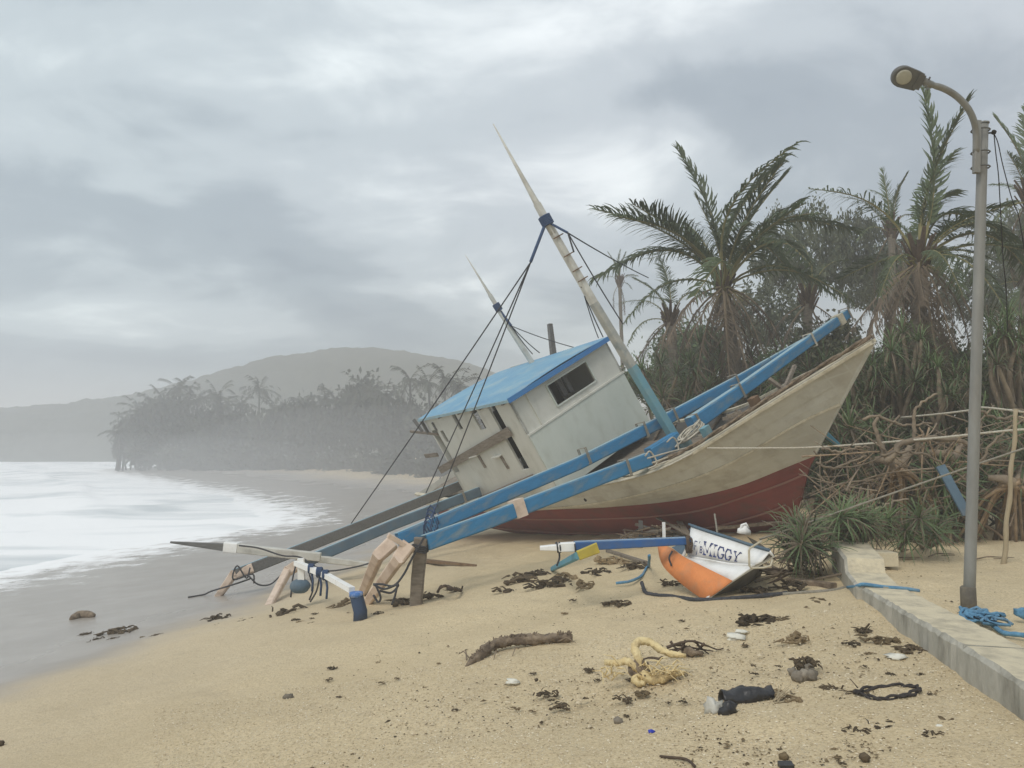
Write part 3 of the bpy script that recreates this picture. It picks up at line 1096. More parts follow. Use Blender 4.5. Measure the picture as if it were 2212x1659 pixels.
door = rect([(1053, 884), (1068, 884), (1149, 1015), (1130, 1015)])
win1 = rect([(1020, 897), (1036, 897), (1055, 936), (1041, 936)])
win2 = rect([(981, 905), (985, 904), (1011, 940), (998, 941)])
win3 = rect([(958, 949), (966, 949), (980, 970), (974, 971)])
door2 = rect([(938, 952), (950, 950), (1002, 1028), (986, 1030)])
mb = MB()
wall_holes(mb, CXA, CXF, ZB, ZR0 + .02, [door, win1, win2, win3, door2], lambda u, v, w: (u, CYS + w, v + (zr(u) - ZR0) * max(0, (v - ZB) / (ZR0 - ZB)) ** 1), .05)
part('side_wall', mb, [M_cabin()], boat, label='cabin side wall with door slots and small windows')
mb = MB(); wall_holes(mb, CXA, CXF, ZB, ZR0 + .02, [(-5.2, -4.4, 1.5, 1.85)], lambda u, v, w: (u, CYP - w, v + (zr(u) - ZR0) * (v - ZB) / (ZR0 - ZB)), .05)
part('side_wall', mb, [M_cabin()], boat)
mb = MB(); wall_holes(mb, CYS, CYP, ZB, ZR1, [(-.5, .3, .2, 1.9)], lambda u, v, w: (CXA + w, u, v), .05)
part('rear_wall', mb, [M_cabin()], boat)
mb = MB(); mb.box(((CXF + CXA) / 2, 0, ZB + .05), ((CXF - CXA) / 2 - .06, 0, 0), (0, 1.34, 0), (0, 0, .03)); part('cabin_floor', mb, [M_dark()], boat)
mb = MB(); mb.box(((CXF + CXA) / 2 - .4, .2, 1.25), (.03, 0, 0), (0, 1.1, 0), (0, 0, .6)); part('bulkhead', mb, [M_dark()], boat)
for y in (-.2, .12, .3):
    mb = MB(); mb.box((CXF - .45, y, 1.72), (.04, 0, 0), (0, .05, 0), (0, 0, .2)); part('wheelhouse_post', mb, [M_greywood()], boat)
# roof, slightly crowned, with blue fascia
mb = MB()
ny, nx = 9, 9
RXF, RXA, RYS, RYP = CXF + .12, CXA - .12, CYS - .08, CYP + .08
g0, g1 = [], []
for i in range(nx):
    x = RXF + (RXA - RXF) * i / (nx - 1)
    wy = 1 - .30 * (i / (nx - 1)) ** 1.2                # port edge tapers in towards the stern
    r0, r1 = [], []
    for j in range(ny):
        t = j / (ny - 1)
        y = RYS + (RYP * wy - RYS) * t
        z = zr(x) + .03 + .05 * math.sin(math.pi * t)
        r0.append((x, y, z + .03)); r1.append((x, y, z))
    g0.append(r0); g1.append(r1)
mb.grid(g0, True); mb.grid(g1)
part('roof', mb, [M_roof()], boat, True, label='blue painted roof with peeling patches')
mb = MB()
mb.bar((RXF + .012, RYS - .01, zr(RXF) + .03), (RXF + .012, RYP, zr(RXF) + .03), .02, .10); part('roof_fascia', mb, [M_trim()], boat)
mb = MB()
mb.bar((RXF, RYS - .012, zr(RXF) + .03), (RXA, RYS - .012, zr(RXA) + .03), .02, .06); part('roof_fascia', mb, [M_bluetop()], boat)
for i in range(5):
    x = CXA - .05 + .9 * i
    mb = MB(); mb.box((x, CYS - .03, zr(x) - .02), (.025, 0, 0), (0, .05, 0), (0, 0, .02)); part('eave_block', mb, [M_plank()], boat)
for i, (x, y, s) in enumerate([(1053, 832, .22), (1003, 898, .3), (1040, 905, .3), (1062, 1069, .2)][:1]):
    p = BL(x, y, 2, 2.33)
    mb = MB(); mb.bar(p, p + Vector((-.1, s, .0)), .05, .02); part('roof_batten', mb, [M_white()], boat)
# aft gallery: projecting sticks, shelf, planks
for a, b in (((893, 906), (912, 932)), ((909, 908), (926, 938)), ((934, 912), (944, 930))):
    mb = MB(); mb.bar(BL(*a, 1, CYS), BL(*b, 1, CYS), .05, .06, (0, 1, 0)); part('gallery_post', mb, [M_greywood()], boat)
mb = MB(); mb.bar(BL(886, 932, 1, CYS), BL(946, 938, 1, CYS), .06, .03, (0, 1, 0)); part('gallery_rail', mb, [M_plank()], boat)
mb = MB(); mb.bar(BL(918, 985, 1, CYS - .02), BL(945, 982, 1, CYS - .02), .1, .03, (0, 1, 0)); part('gallery_step', mb, [M_plank()], boat)
mb = MB(); mb.bar(BL(950, 1016, 1, CYS - .05), BL(1100, 932, 1, CYS - .05), .04, .17, (0, 0, 1), .04, .2); part('loose_plank', mb, [M_plank()], boat, label='grey plank nailed diagonally over the cabin side')
for a in ((1027, 983), (1075, 984)):
    p = BL(a[0], a[1], 1, CYS)
    mb = MB(); mb.box(p + Vector((0, -.05, 0)), (.17, 0, 0), (0, .05, 0), (0, 0, .012)); part('wall_shelf', mb, [M_cabin()], boat)
    mb = MB(); mb.bar(p + Vector((.12, -.012, -.03)), p + Vector((.14, -.012, -.33)), .09, .02, (0, 1, 0)); part('wall_bracket', mb, [M_plank()], boat)
# deck edge pieces under the cabin
mb = MB(); mb.bar(BL(1040, 1082, 1, -1.5), BL(1152, 1036, 1, -1.5), .1, .2, (0, 0, 1)); part('deck_beam', mb, [M_brown()], boat, label='brown bare timber beam under the cabin')
mb = MB(); mb.box((-4.0, -1.3, .02), (1.9, 0, 0), (0, .18, 0), (0, 0, .035)); part('side_deck', mb, [M_cabin()], boat)
mb = MB(); mb.box((-7.6, 0, .3), (1.7, 0, 0), (0, 1.0, 0), (0, 0, .03)); part('aft_deck', mb, [M_plank()], boat)

# ---- masts
def mast(tip, band, mid, foot, xp, r0, r1, low_m, mid_m=None):
    t, b, m_, f = [BL(*q, 0, xp) for q in (tip, band, mid, foot)]
    up = (1, 0, 0)
    mb = MB(); mb.tube([b + (b - t).normalized() * .25, b, b.lerp(t, .2), b.lerp(t, .5), t], [r1 * .6, r1 * .6, r1 * .54, r1 * .34, r1 * .1], 8)
    part('topmast', mb, [M_mastw()], boat, True)
    mb = MB(); mb.bar(b + (t - b).normalized() * .35, m_, r1 * 1.1, r1 * 1.1, up, r0 * 1.13, r0 * 1.13, .015, 4, .006); part('mast', mb, [M_mastw()], boat)
    if mid_m:
        q = m_.lerp(f, .45)
        mb = MB(); mb.bar(m_ + (m_ - q).normalized() * -.001, q, r0 * 1.15, r0 * 1.15, up, r0 * 1.28, r0 * 1.28, .012, 3, .004); part('mast', mb, [mid_m], boat)
        mb = MB(); mb.bar(q, f + (f - q).normalized() * .5, r0 * 1.3, r0 * 1.3, up, r0 * 1.4, r0 * 1.4, .012, 2); part('mast', mb, [low_m], boat)
    else:
        mb = MB(); mb.bar(m_, f + (f - m_).normalized() * .6, r0 * 1.25, r0 * 1.25, up, r0 * 1.25, r0 * 1.25, .015); part('mast', mb, [low_m], boat)
    mb = MB()
    dv = (t - b).normalized()
    for i in range(6):
        c = b + dv * (.03 * i - .06)
        s = dv.cross(Vector((1, 0, 0))).normalized(); u = s.cross(dv)
        mb.tube([c + s * math.cos(a) * r1 * .95 + u * math.sin(a) * r1 * .95 for a in np.linspace(0, 2 * math.pi, 9)], .022, 5)
    part('mast_lashing', mb, [M_ropeb()], boat, True)
    return t, b, m_, f


T1, Bd1, Md1, F1 = mast((1065, 268), (1180, 478), (1282, 655), (1462, 955), 0, .115, .10, M_mastb(), M_mastm())
for t in (.2, .42, .6, .72):
    c = Bd1.lerp(Md1, t); dv = (Md1 - Bd1).normalized()
    s = dv.cross(Vector((1, 0, 0))).normalized()
    mb = MB(); mb.bar(c - s * .12 + Vector((.075, 0, 0)), c + s * .12 + Vector((.075, 0, 0)), .02, .022, (1, 0, 0)); part('mast_step', mb, [M_brown()], boat)
T2, Bd2, Md2, F2 = mast((1005, 551), (1075, 665), (1100, 707), (1140, 770), -4.3, .085, .075, M_mastw())
mb = MB(); mb.bar(BL(1187, 700, 0, -4.6), BL(1195, 768, 0, -4.6), .1, .1, (1, 0, 0), .12, .12); part('roof_post', mb, [M_greywood()], boat)
# ---- standing rigging
RP = 0.0
def stay(a, b, r=.012, m_=None, s=.03, name='stay_rope'):
    mb = MB()
    pts = [Vector(a).lerp(Vector(b), i / 8) - BR.transposed() @ Vector((0, 0, s * 4 * (i / 8) * (1 - i / 8))) for i in range(9)]
    mb.tube(pts, r, 5)
    return part(name, mb, [m_ or M_roped()], boat, True)


knot = BL(1146, 566, 0, -.1)
stay(Bd1, knot, .03, M_ropeb(), 0)
e1 = BL(765, 1142, 0, -6.5) + Vector((0, 0, .14)); e2 = BL(925, 1074, 0, -6.5) + Vector((0, 0, .12)); e3 = BL(948, 1098, 0, -5) + Vector((0, 0, .1))
stay(knot, e1, .013); stay(knot, e2, .013); stay(knot, e3, .013)
stay(e3, BL(930, 1120, 0, -.4), .02, M_ropeb(), 0)
mb = MB()
for i in range(5):
    c = BL(934 - i * 2, 1112 + i * 9, 0, -.44 + .15 * i)
    mb.tube([c + Vector((.1 * math.cos(a), .05 * math.sin(a * 1.3), .14 * math.sin(a))) for a in np.linspace(0, 6.3, 9)], .012, 4)
part('lashing', mb, [M_ropeb()], boat, True)
k2 = BL(1226, 503, 0, .3)
stay(Bd1, k2, .022, M_ropeb(), 0)
stay(k2, BL(1345, 556, 0, 3.2) if False else BW(P(1400, 600, 20)), .013)
stay(k2, BL(1345, 700, 0, -.6), .012); stay(k2, BL(1239, 545, 0, .3), .016, None, 0)
stay(BL(1255, 620, 0, 0), BL(1302, 728, 0, -1.9), .012); stay(BL(1262, 640, 0, 0), BL(1292, 730, 0, -1.9), .010)
k3 = BL(1104, 704, 0, -4.2)
stay(Bd2, k3, .03, M_ropeb(), 0)
stay(k3, BL(1165, 762, 0, -4.6), .012); stay(k3, BL(1150, 765, 0, -4.3), .012); stay(k3, BL(1245, 752, 0, -3.2), .011)
# ---- deck gear: white rope coil, fairlead block, hanging ropes, bow ropes
mb = MB()
cc = BL(1492, 940, 0, .55)
for i in range(9):
    rr = .12 + .16 * random.random()
    o = cc + Vector((random.uniform(-.06, .06), random.uniform(-.08, .08), random.uniform(-.05, .08)))
    tl = random.uniform(-.5, .5)
    mb.tube([o + Vector((rr * .7 * math.cos(a), rr * 1.3 * math.sin(a), rr * tl * math.sin(a + i))) for a in np.linspace(0, 6.1, 13)], .014, 5)
part('rope_coil', mb, [M_ropew()], boat, True)
mb = MB(); c = BL(1527, 936, 0, 1.2); mb.box(c, (.06, 0, 0), (0, .07, 0), (0, 0, .12)); part('bollard', mb, [M_mastb()], boat)
mb = MB(); c = BL(1478, 962, 0, .4); mb.box(c, (.1, 0, 0), (0, .1, 0), (0, 0, .1)); part('mast_block', mb, [M_mastb()], boat)
mb = MB(); c = BL(1635, 878, 0, 2.3); mb.box(c, (.07, 0, 0), (0, .06, 0), (0, 0, .16)); part('bow_bitt', mb, [M_brown()], boat)
for pts in ([(1393, 985), (1402, 975), (1412, 985), (1418, 1000), (1410, 1010)], [(1398, 990), (1440, 978), (1480, 968), (1520, 955), (1548, 940)], [(1408, 1000), (1450, 985), (1500, 972), (1536, 966), (1558, 938)],
            [(1400, 1012), (1430, 1000), (1470, 985), (1530, 962)], [(1440, 955), (1452, 945), (1462, 955), (1466, 975)]):
    mb = MB(); mb.tube(lerp_path([BL(x, y, 0, .62) for x, y in pts], 5), .014, 5); part('deck_rope', mb, [M_ropew()], boat, True)
pts = []
for i in range(NS - 1, 34, -1):
    p = SH[i]; pts.append(Vector((p[0], p[1] + min(.2, abs(p[1]) * .8 + .02), p[2] + .09)))
for ph in (0, math.pi):
    mb = MB(); mb.tube([p + Vector((0, .022 * math.cos(i * 1.4 + ph), .022 * math.sin(i * 1.4 + ph))) for i, p in enumerate(pts)], .022, 5)
    part('bow_rope', mb, [M_drift()], boat, True)
mb = MB(); mb.tube([Vector((p[0], p[1] - .07, p[2] + .03)) for p in SH[22:50]], .016, 5); part('gunwale_rope', mb, [M_ropew()], boat, True)
for a, b in (((1660, 818), (1690, 840)), ((1716, 790), (1692, 845)), ((1570, 900), (1600, 890))):
    mb = MB(); mb.bar(BL(*a, 0, 2.6), BL(*b, 0, 2.7), .05, .05, (1, 0, 0)); part('bow_stay_post', mb, [M_plank()], boat)
mb = MB(); mb.bar(BL(1630, 893, 0, 2.0) , BL(1560, 905, 0, 1.7), .04, .05); mb.bar(BL(1665, 868, 0, 2.4), BL(1725, 838, 0, 2.9), .04, .05); part('inner_rail', mb, [M_plank()], boat)
# through-hull fitting
mb = MB(); c = BL(1265, 1078, 1, -1.19); mb.blob(c, .05); part('hull_outlet', mb, [M_dark()], boat, True)

# ================================================================ crossbar, fallen mast, post at the boom ends
fl = G(778, 1337)
dF = fl.y
cb = thing('outrigger_crossbar', 'white crossbar with two blue ends lashed below the outrigger struts', 'outrigger', fl)
mb = MB()
topp = P(769, 1280, dF)
mb.tube([fl + Vector((0, 0, -.08)), fl + Vector((0, 0, .1)), topp - Vector((0, 0, .03)), topp], [.095, .092, .088, .082], 14)
part('float_post', mb, [mat('navy_float', (.035, .065, .13), (.03, .05, .09), 6, .6, .2, dirt=(.08, .1, .13))], cb, True, world=True)
mb = MB(); mb.tube([topp - Vector((0, 0, .05)), topp + Vector((0, 0, .008)), topp + Vector((0, 0, .014))], [.092, .09, .05], 14)
part('post_cap', mb, [mat('chipped_blue_cap', (.07, .2, .5), (.06, .16, .42), 6, .5, .1, dirt=(.75, .75, .72), dirt_scale=7, dirt_amt=.95)], cb, True, world=True)
mb = MB(); mb.bar(P(760, 1274, dF + .02), P(703, 1242, dF + .9), .085, .07, (0, 0, 1)); part('crossbar', mb, [M_white()], cb, world=True)
mb = MB(); mb.bar(P(703, 1242, dF + .9), P(640, 1216, dF + 2.0), .09, .075, (0, 0, 1)); part('crossbar', mb, [M_white()], cb, world=True)
for x, y, d in ((703, 1242, dF + .88), (690, 1236, dF + 1.0), (672, 1228, dF + 1.4)):
    mb = MB(); c = P(x, y, d)
    for i in range(4):
        mb.tube([c + Vector((.02 * i - .03 + .0 * a, .06 * math.cos(a), .07 * math.sin(a))) for a in np.linspace(0, 6.3, 9)], .013, 5)
    mb.tube([c, c + Vector((.03, 0, -.18)), c + Vector((.02, 0, -.34))], .018, 5)
    part('lashing', mb, [M_ropeb()], cb, True, world=True)
dS = dF + 1.9
mb = MB(); mb.bar(P(650, 1206, dS), P(651, 1252, dS), .1, .08, (0, -1, 0)); part('strut_arm', mb, [M_white()], cb, world=True)
mb = MB(); mb.blob(P(648, 1266, dS), .165, 12, 8, .05, (1, .8, .72)); part('float_drum', mb, [M_bluegrey()], cb, True, world=True)
for pts in ([(640, 1216), (632, 1250), (628, 1290)], [(668, 1240), (676, 1270), (668, 1296)], [(690, 1245), (684, 1275), (670, 1300)]):
    mb = MB(); mb.tube(lerp_path([P(x, y, dS + .05) for x, y in pts], 4), .014, 5); part('hanging_rope', mb, [M_roped()], cb, True, world=True)

dM = (BOAT @ C2).y - .9
fm = thing('fallen_mast', 'long white spar with grey tapered tip lying across the boom ends', 'spar', P(600, 1200, dM))
mb = MB(); mb.bar(P(368, 1171, dM - .2), P(486, 1182, dM - .1), .045, .035, (0, 0, 1), .11, .14, .01); part('spar_tip', mb, [M_greywood()], fm, world=True)
mb = MB(); mb.bar(P(485, 1181, dM - .1), P(514, 1184, dM - .1), .16, .19, (0, 0, 1), .16, .19, .015); part('spar_cuff', mb, [M_white()], fm, world=True)
mb = MB(); mb.bar(P(514, 1184, dM - .1), P(692, 1203, dM), .15, .17, (0, 0, 1), .14, .16, .015, 3, .004); part('spar_shaft', mb, [M_mastw()], fm, world=True)
mb = MB(); mb.bar(P(690, 1207, dM + .25), P(812, 1222, dM + .3), .14, .13, (0, 0, 1), .11, .1, .015); part('spar_shaft', mb, [M_mastw()], fm, world=True)
mb = MB(); mb.tube(lerp_path([P(516, 1178, dM - .25), P(560, 1184, dM - .25), P(610, 1200, dM - .25), P(650, 1204, dM - .25), P(700, 1232, dM - .3), P(760, 1226, dM - .2), P(806, 1214, dM - .1)], 5), .016, 5)
part('spar_rope', mb, [M_roped()], fm, True, world=True)

gp = G(897, 1303)
wp = thing('wooden_post', 'weathered grey brown wooden post standing in the sand beside the boom end', 'post', gp)
tp = P(909, 1162, gp.y - .1)
mb = MB(); mb.bar(gp - Vector((0, 0, .2)), tp, .17, .15, (0, -1, 0), .19, .12, .02, 4, .006); part('shaft', mb, [M_plank()], wp, world=True)
mb = MB()
for i in range(4):
    c = gp.lerp(tp, .80 + .03 * i)
    mb.tube([c + Vector((.115 * math.cos(a), .1 * math.sin(a), .02 * math.sin(a * 2))) for a in np.linspace(0, 6.3, 9)], .014, 5)
part('rope_binding', mb, [M_roped()], wp, True, world=True)
a, b = G(912, 1216), G(1028, 1224)
mb = MB(); mb.bar(a + Vector((0, 0, .05)), b + Vector((0, 0, .02)), .18, .07, (0, 0, 1), .03, .04)
solo('plank', mb, [M_brown()], 'brown plank lying flat on the sand behind the wooden post', 'plank')


# ================================================================ SMALL BOAT
def S_pts(pts, d0, d1):                           # picture points -> world points, depth running from d0 to d1
    n = len(pts) - 1
    return [P(x, y, d0 + (d1 - d0) * i / n) for i, (x, y) in enumerate(pts)]


sb0 = G(1515, 1297)
DB = sb0.y
sb = thing('small_outrigger_boat', 'broken small outrigger boat with white side and orange bottom, blue lettering on its bow', 'small boat', sb0)
NB = 16


def samp(pts, d0, d1, n=NB):
    q = lerp_path(S_pts(pts, d0, d1), 8)
    s = np.concatenate([[0], np.cumsum([(q[i + 1] - q[i]).length for i in range(len(q) - 1)])])
    A = np.array([tuple(p) for p in q])
    t = np.linspace(0, s[-1], n)
    return [Vector([np.interp(v, s, A[:, k]) for k in range(3)]) for v in t]


nose = P(1661, 1190, DB - .30)
gun = samp([(1492, 1137), (1530, 1150), (1575, 1164), (1620, 1179), (1661, 1191)], DB + .75, DB - .30)
rub = samp([(1484, 1201), (1530, 1209), (1575, 1217), (1606, 1219), (1628, 1221)], DB + .55, DB - .24)
bnd = samp([(1478, 1203), (1500, 1213), (1524, 1226), (1555, 1241), (1581, 1254)], DB + .54, DB - .14)
bnd_o = samp([(1424, 1176), (1449, 1183), (1476, 1202), (1524, 1226), (1581, 1254)], DB + .95, DB - .14)
kel = samp([(1420, 1180), (1425, 1208), (1440, 1233), (1482, 1270), (1521, 1297)], DB + 1.0, DB)
mid = [a.lerp(b, .5) + Vector((-.02, -.05, -.02)) for a, b in zip(gun, rub)]


def plate(rows, th=.012):
    """Curved sheet with thickness, pushed away from the camera side."""
    mb = MB()
    mb.grid([[tuple(p) for p in r] for r in rows])
    return mb


def solid(o, th, off=-1):
    m = o.modifiers.new('thickness', 'SOLIDIFY'); m.thickness = th; m.offset = off
    return o


solid(part('side_panel', plate([gun, mid, rub]), [M_white()], sb, True, world=True), .014, 1)
solid(part('side_panel', plate([rub, bnd]), [M_white()], sb, True, world=True), .014, 1)
solid(part('bottom_panel', plate([bnd_o, [a.lerp(b, .5) + Vector((-.004, -.012, -.004)) for a, b in zip(bnd_o, kel)], kel]), [M_orange()], sb, True, world=True, label='orange painted bottom'), .014, 1)
mb = MB(); mb.tube([p + Vector((-.004, -.012, 0)) for p in rub], .012, 6); part('rubbing_strip', mb, [M_white()], sb, True, world=True)
mb = MB()
mb.tube([p + Vector((0, -.004, .012)) for p in gun], .017, 6); part('gunwale', mb, [M_bluegrey()], sb, True, world=True)
gun_i = [p + Vector((.03, .14 + .10 * (1 - i / (NB - 1)), .0 - .0 * i)) for i, p in enumerate(gun)]
mb = MB(); mb.tube(gun_i, .014, 6); part('inner_rail', mb, [M_bluegrey()], sb, True, world=True)
# far side of the bow and stem
ngp = samp([(1661, 1191), (1650, 1180), (1632, 1168), (1612, 1158)], DB - .30, DB + .95)
nk = samp([(1521, 1297), (1560, 1292), (1600, 1280), (1640, 1250)], DB, DB + 1.0)
stemp = samp([(1661, 1191), (1669, 1202), (1625, 1226), (1581, 1254), (1521, 1297)], DB - .30, DB, 9)
far_rows = []
for i in range(NB):
    t = i / (NB - 1)
    far_rows.append([ngp[i].lerp(nk[i], k / 6) + Vector((.10, -.03, -.03)) * math.sin(math.pi * k / 6) * min(1, t * 2.5) for k in range(7)])
far_rows[0] = [stemp[0].lerp(stemp[1], 1), *samp([(1660, 1205), (1625, 1226), (1581, 1254), (1521, 1297)], DB - .30, DB, 6)]
part('far_side', plate(far_rows), [M_under()], sb, False, world=True, label='far side of the hull, shade painted into its grey')
mb = MB(); mb.tube(stemp, [.018, .022, .016, .014, .014], 6) if len(stemp) == 5 else mb.tube(stemp, .017, 6)
part('stem', mb, [M_white()], sb, True, world=True)
mb = MB()
g = [[gun_i[i] - Vector((0, 0, .05)), gun[i] + Vector((.0, .02, -.06)), ] for i in range(NB)]
mb.grid(g); part('foredeck', mb, [M_bluegrey()], sb, world=True)
mb = MB(); mb.tube([P(x, y, DB - .34) for x, y in ((1645, 1168), (1619, 1184), (1617, 1190), (1618, 1222), (1622, 1227), (1650, 1226), (1664, 1222), (1668, 1208))], .011, 6)
part('wire_bracket', mb, [M_creamrail()], sb, True, world=True)
mb = MB(); mb.tube(lerp_path([P(x, y, DB + .52) for x, y in ((1483, 1165), (1486, 1176), (1479, 1192), (1474, 1203))], 4), .018, 6)
part('torn_edge', mb, [M_white()], sb, True, world=True)
mb = MB(); mb.grid([[P(1450, 1182, DB + 1.1), P(1487, 1168, DB + .95)], [P(1468, 1196, DB + .9), P(1480, 1200, DB + .8)]]); part('inner_panel', mb, [M_bluegrey()], sb, world=True)

# lettering painted on the bow: strokes of slab letters laid on the panel
GLY = {
    'M': [((0, 0), (0, 1)), ((0, 1), (.5, .25)), ((.5, .25), (1, 1)), ((1, 1), (1, 0)), ((-.18, 0), (.2, 0)), ((.8, 0), (1.18, 0)), ((-.18, 1), (.12, 1)), ((.88, 1), (1.18, 1))],
    'I': [((.5, 0), (.5, 1)), ((.15, 0), (.85, 0)), ((.15, 1), (.85, 1))],
    'G': [((1, .78), (.8, 1)), ((.8, 1), (.22, 1)), ((.22, 1), (0, .78)), ((0, .78), (0, .22)), ((0, .22), (.22, 0)), ((.22, 0), (.8, 0)), ((.8, 0), (1, .2)), ((1, .2), (1, .45)), ((.6, .45), (1.1, .45))],
    'Y': [((0, 1), (.5, .5)), ((1, 1), (.5, .5)), ((.5, .5), (.5, 0)), ((-.15, 1), (.22, 1)), ((.78, 1), (1.15, 1)), ((.25, 0), (.75, 0))],
    'F': [((.1, 0), (.1, 1)), ((.1, 1), (.9, 1)), ((.1, .52), (.7, .52))],
    'B': [((.1, 0), (.1, 1)), ((.1, 1), (.75, 1)), ((.75, 1), (.9, .78)), ((.9, .78), (.75, .52)), ((.1, .52), (.75, .52)), ((.75, .52), (.95, .26)), ((.95, .26), (.75, 0)), ((.75, 0), (.1, 0))],
    '/': [((0, -.1), (1, 1.1))],
}


def panel_pt(u, v):                                # u along the side from torn edge to nose, v 0 gunwale .. 1 rubbing strip
    f = u * (NB - 1); i = min(int(f), NB - 2); f -= i
    rows = [r[i].lerp(r[i + 1], f) for r in (gun, mid, rub)]
    p = rows[0].lerp(rows[1], v * 2) if v < .5 else rows[1].lerp(rows[2], v * 2 - 1)
    e1_ = rows[2] - rows[0]; e2_ = gun[i + 1] - gun[i]
    n_ = e1_.cross(e2_).normalized()
    if n_.y > 0: n_ = -n_
    return p + n_ * .0035


mb = MB()
# (glyph, left u, width u, top v, height v)
for ch, u0, wu, v0, hv in (('F', .085, .035, .38, .30), ('/', .12, .035, .40, .44), ('B', .165, .032, .50, .26),
                           ('M', .225, .085, .32, .48), ('I', .335, .05, .33, .47), ('G', .405, .065, .345, .47), ('G', .50, .065, .36, .46), ('Y', .605, .075, .36, .46)):
    th = .0085 if ch in 'MIGY' else .005
    for (a, b) in GLY[ch]:
        wide = th * (1.5 if a[1] != b[1] and ch in 'MIGY' else 1.0)
        pa = panel_pt(u0 + wu * a[0], v0 + hv * (1 - a[1])); pb = panel_pt(u0 + wu * b[0], v0 + hv * (1 - b[1]))
        dv = (pb - pa).normalized()
        sd_ = dv.cross(Vector((.3, -.9, .2))).normalized()
        pa -= dv * wide * .5; pb += dv * wide * .5
        mb.add([pa - sd_ * wide, pa + sd_ * wide, pb + sd_ * wide, pb - sd_ * wide], [(0, 1, 2, 3)])
part('lettering', mb, [M_letter()], sb, world=True, label='boat name in navy letters')
# blue boom of the small boat
mb = MB()
a, b = P(1240, 1180, DB + .45), P(1492, 1168, DB + .5)
mb.mi = 0; mb.bar(a, b, .10, .10, (0, 0, 1), .09, .075, .008, 3)
mb.mi = 1; mb.bar(a + Vector((0, 0, .052)), b + Vector((0, 0, .04)), .085, .006)
part('boom', mb, [mat('royal_blue_paint', (.035, .12, .33), (.03, .1, .27), 5, .55, .15, dirt=(.15, .18, .2)), mat('pale_blue_edge', (.24, .36, .50), (.2, .3, .43), 6, .6, .1)], sb, world=True, label='blue boom with a white lashed end')
mb = MB(); mb.bar(P(1166, 1184, DB + .44), P(1212, 1182, DB + .44), .09, .045, (0, 0, 1), .1, .075, .008); mb2 = MB()
part('boom_tip', mb, [M_white()], sb, world=True)
mb = MB(); mb.bar(P(1206, 1182, DB + .44), P(1241, 1180.5, DB + .45), .104, .095, (0, 0, 1), .104, .102, .008)
part('boom_tip', mb, [M_white()], sb, world=True)
for x in (1200, 1206, 1238):
    mb = MB(); c = P(x, 1182, DB + .44); mb.tube([c + Vector((.004 * i, .06 * math.cos(a), .055 * math.sin(a))) for i, a in enumerate(np.linspace(0, 6.3, 9))], .009, 5)
    part('lashing', mb, [M_roped()], sb, True, world=True)
mb = MB(); c = P(1487, 1172, DB + .45)
for i in range(5):
    mb.tube([c + Vector((random.uniform(-.03, .03), .06 * math.cos(a), .09 * math.sin(a) - .02)) for a in np.linspace(0, 6.3, 9)], .012, 5)
part('lashing', mb, [M_fibre()], sb, True, world=True)
for pts in ([(1206, 1184), (1208, 1204), (1202, 1222)], [(1452, 1190), (1445, 1205), (1450, 1222)]):
    mb = MB(); mb.tube(lerp_path([P(x, y, DB + .45) for x, y in pts], 4), .011, 5); part('hanging_rope', mb, [M_roped()], sb, True, world=True)


# ---------------------------------------------------------------- scattered things near the small boat
def lay_bar(a, b, w, h, la, lb, name, mats, label, cat, group=None, w2=None, h2=None):
    A, B = G(*a, la), G(*b, lb)
    mb = MB(); mb.bar(A, B, w, h, (0, 0, 1), w2, h2, min(w, h) * .15, 2)
    return solo(name, mb, mats, label, cat, group)


pd = thing('paddle', 'blue paddle with a yellow blade propped in the debris by the small boat', 'paddle', G(1195, 1230))
a, b, c = G(1192, 1232, .02), P(1248, 1200, DB + .25), P(1291, 1183, DB + .3)
mb = MB(); mb.bar(a, b, .05, .07, (0, 0, 1), .06, .08, .01); part('shaft', mb, [M_teal()], pd, world=True)
mb = MB(); mb.bar(b, c, .06, .10, (0, 0, 1), .03, .12, .01); part('blade', mb, [M_yellow()], pd, world=True)
lay_bar((1312, 1200), (1396, 1222), .07, .05, .08, .04, 'pole', [M_plank()], 'grey pole lying between the paddle and the orange hull', 'pole')
lay_bar((1350, 1172), (1440, 1136), .05, .04, .1, .25, 'pole', [M_greywood()], 'thin dark pole slanting up behind the blue boom', 'pole')
lay_bar((1420, 1160), (1500, 1178), .06, .03, .35, .12, 'broken_board', [M_plank()], 'broken pale board lying across the debris behind the small boat', 'board')
lay_bar((1440, 1140), (1540, 1128), .08, .03, .2, .25, 'broken_board', [M_plank()], 'long grey board leaning on the red hull behind the small boat', 'board')
lay_bar((1460, 1150), (1484, 1172), .10, .03, .3, .15, 'broken_board', [M_plank()], 'short slatted board end beside the torn edge of the small boat', 'board')
lay_bar((1550, 1160), (1740, 1150), .06, .06, .15, .2, 'driftwood_log', [M_drift()], 'long bare grey trunk lying behind the small boat', 'driftwood')
mb = MB(); mb.bar(P(1433, 1128, DB + 1.1), P(1434, 1162, DB + 1.1), .035, .02, (0, 1, 0)); solo('white_stick', mb, [M_white()], 'thin upright white stick in the debris above the blue boom', 'stick')
mb = MB(); mb.tube(lerp_path([P(1543, 1110, DB + 1.6), P(1546, 1130, DB + 1.5), P(1550, 1160, DB + 1.4)], 4), .012, 5); solo('stick', mb, [M_ropeg()], 'thin pale twig standing against the red hull', 'stick', smooth=True)
hp0 = G(1440, 1168)
dh = thing('debris_heap', 'heap of broken grey sticks and slats between the red hull and the small boat', 'debris', hp0)
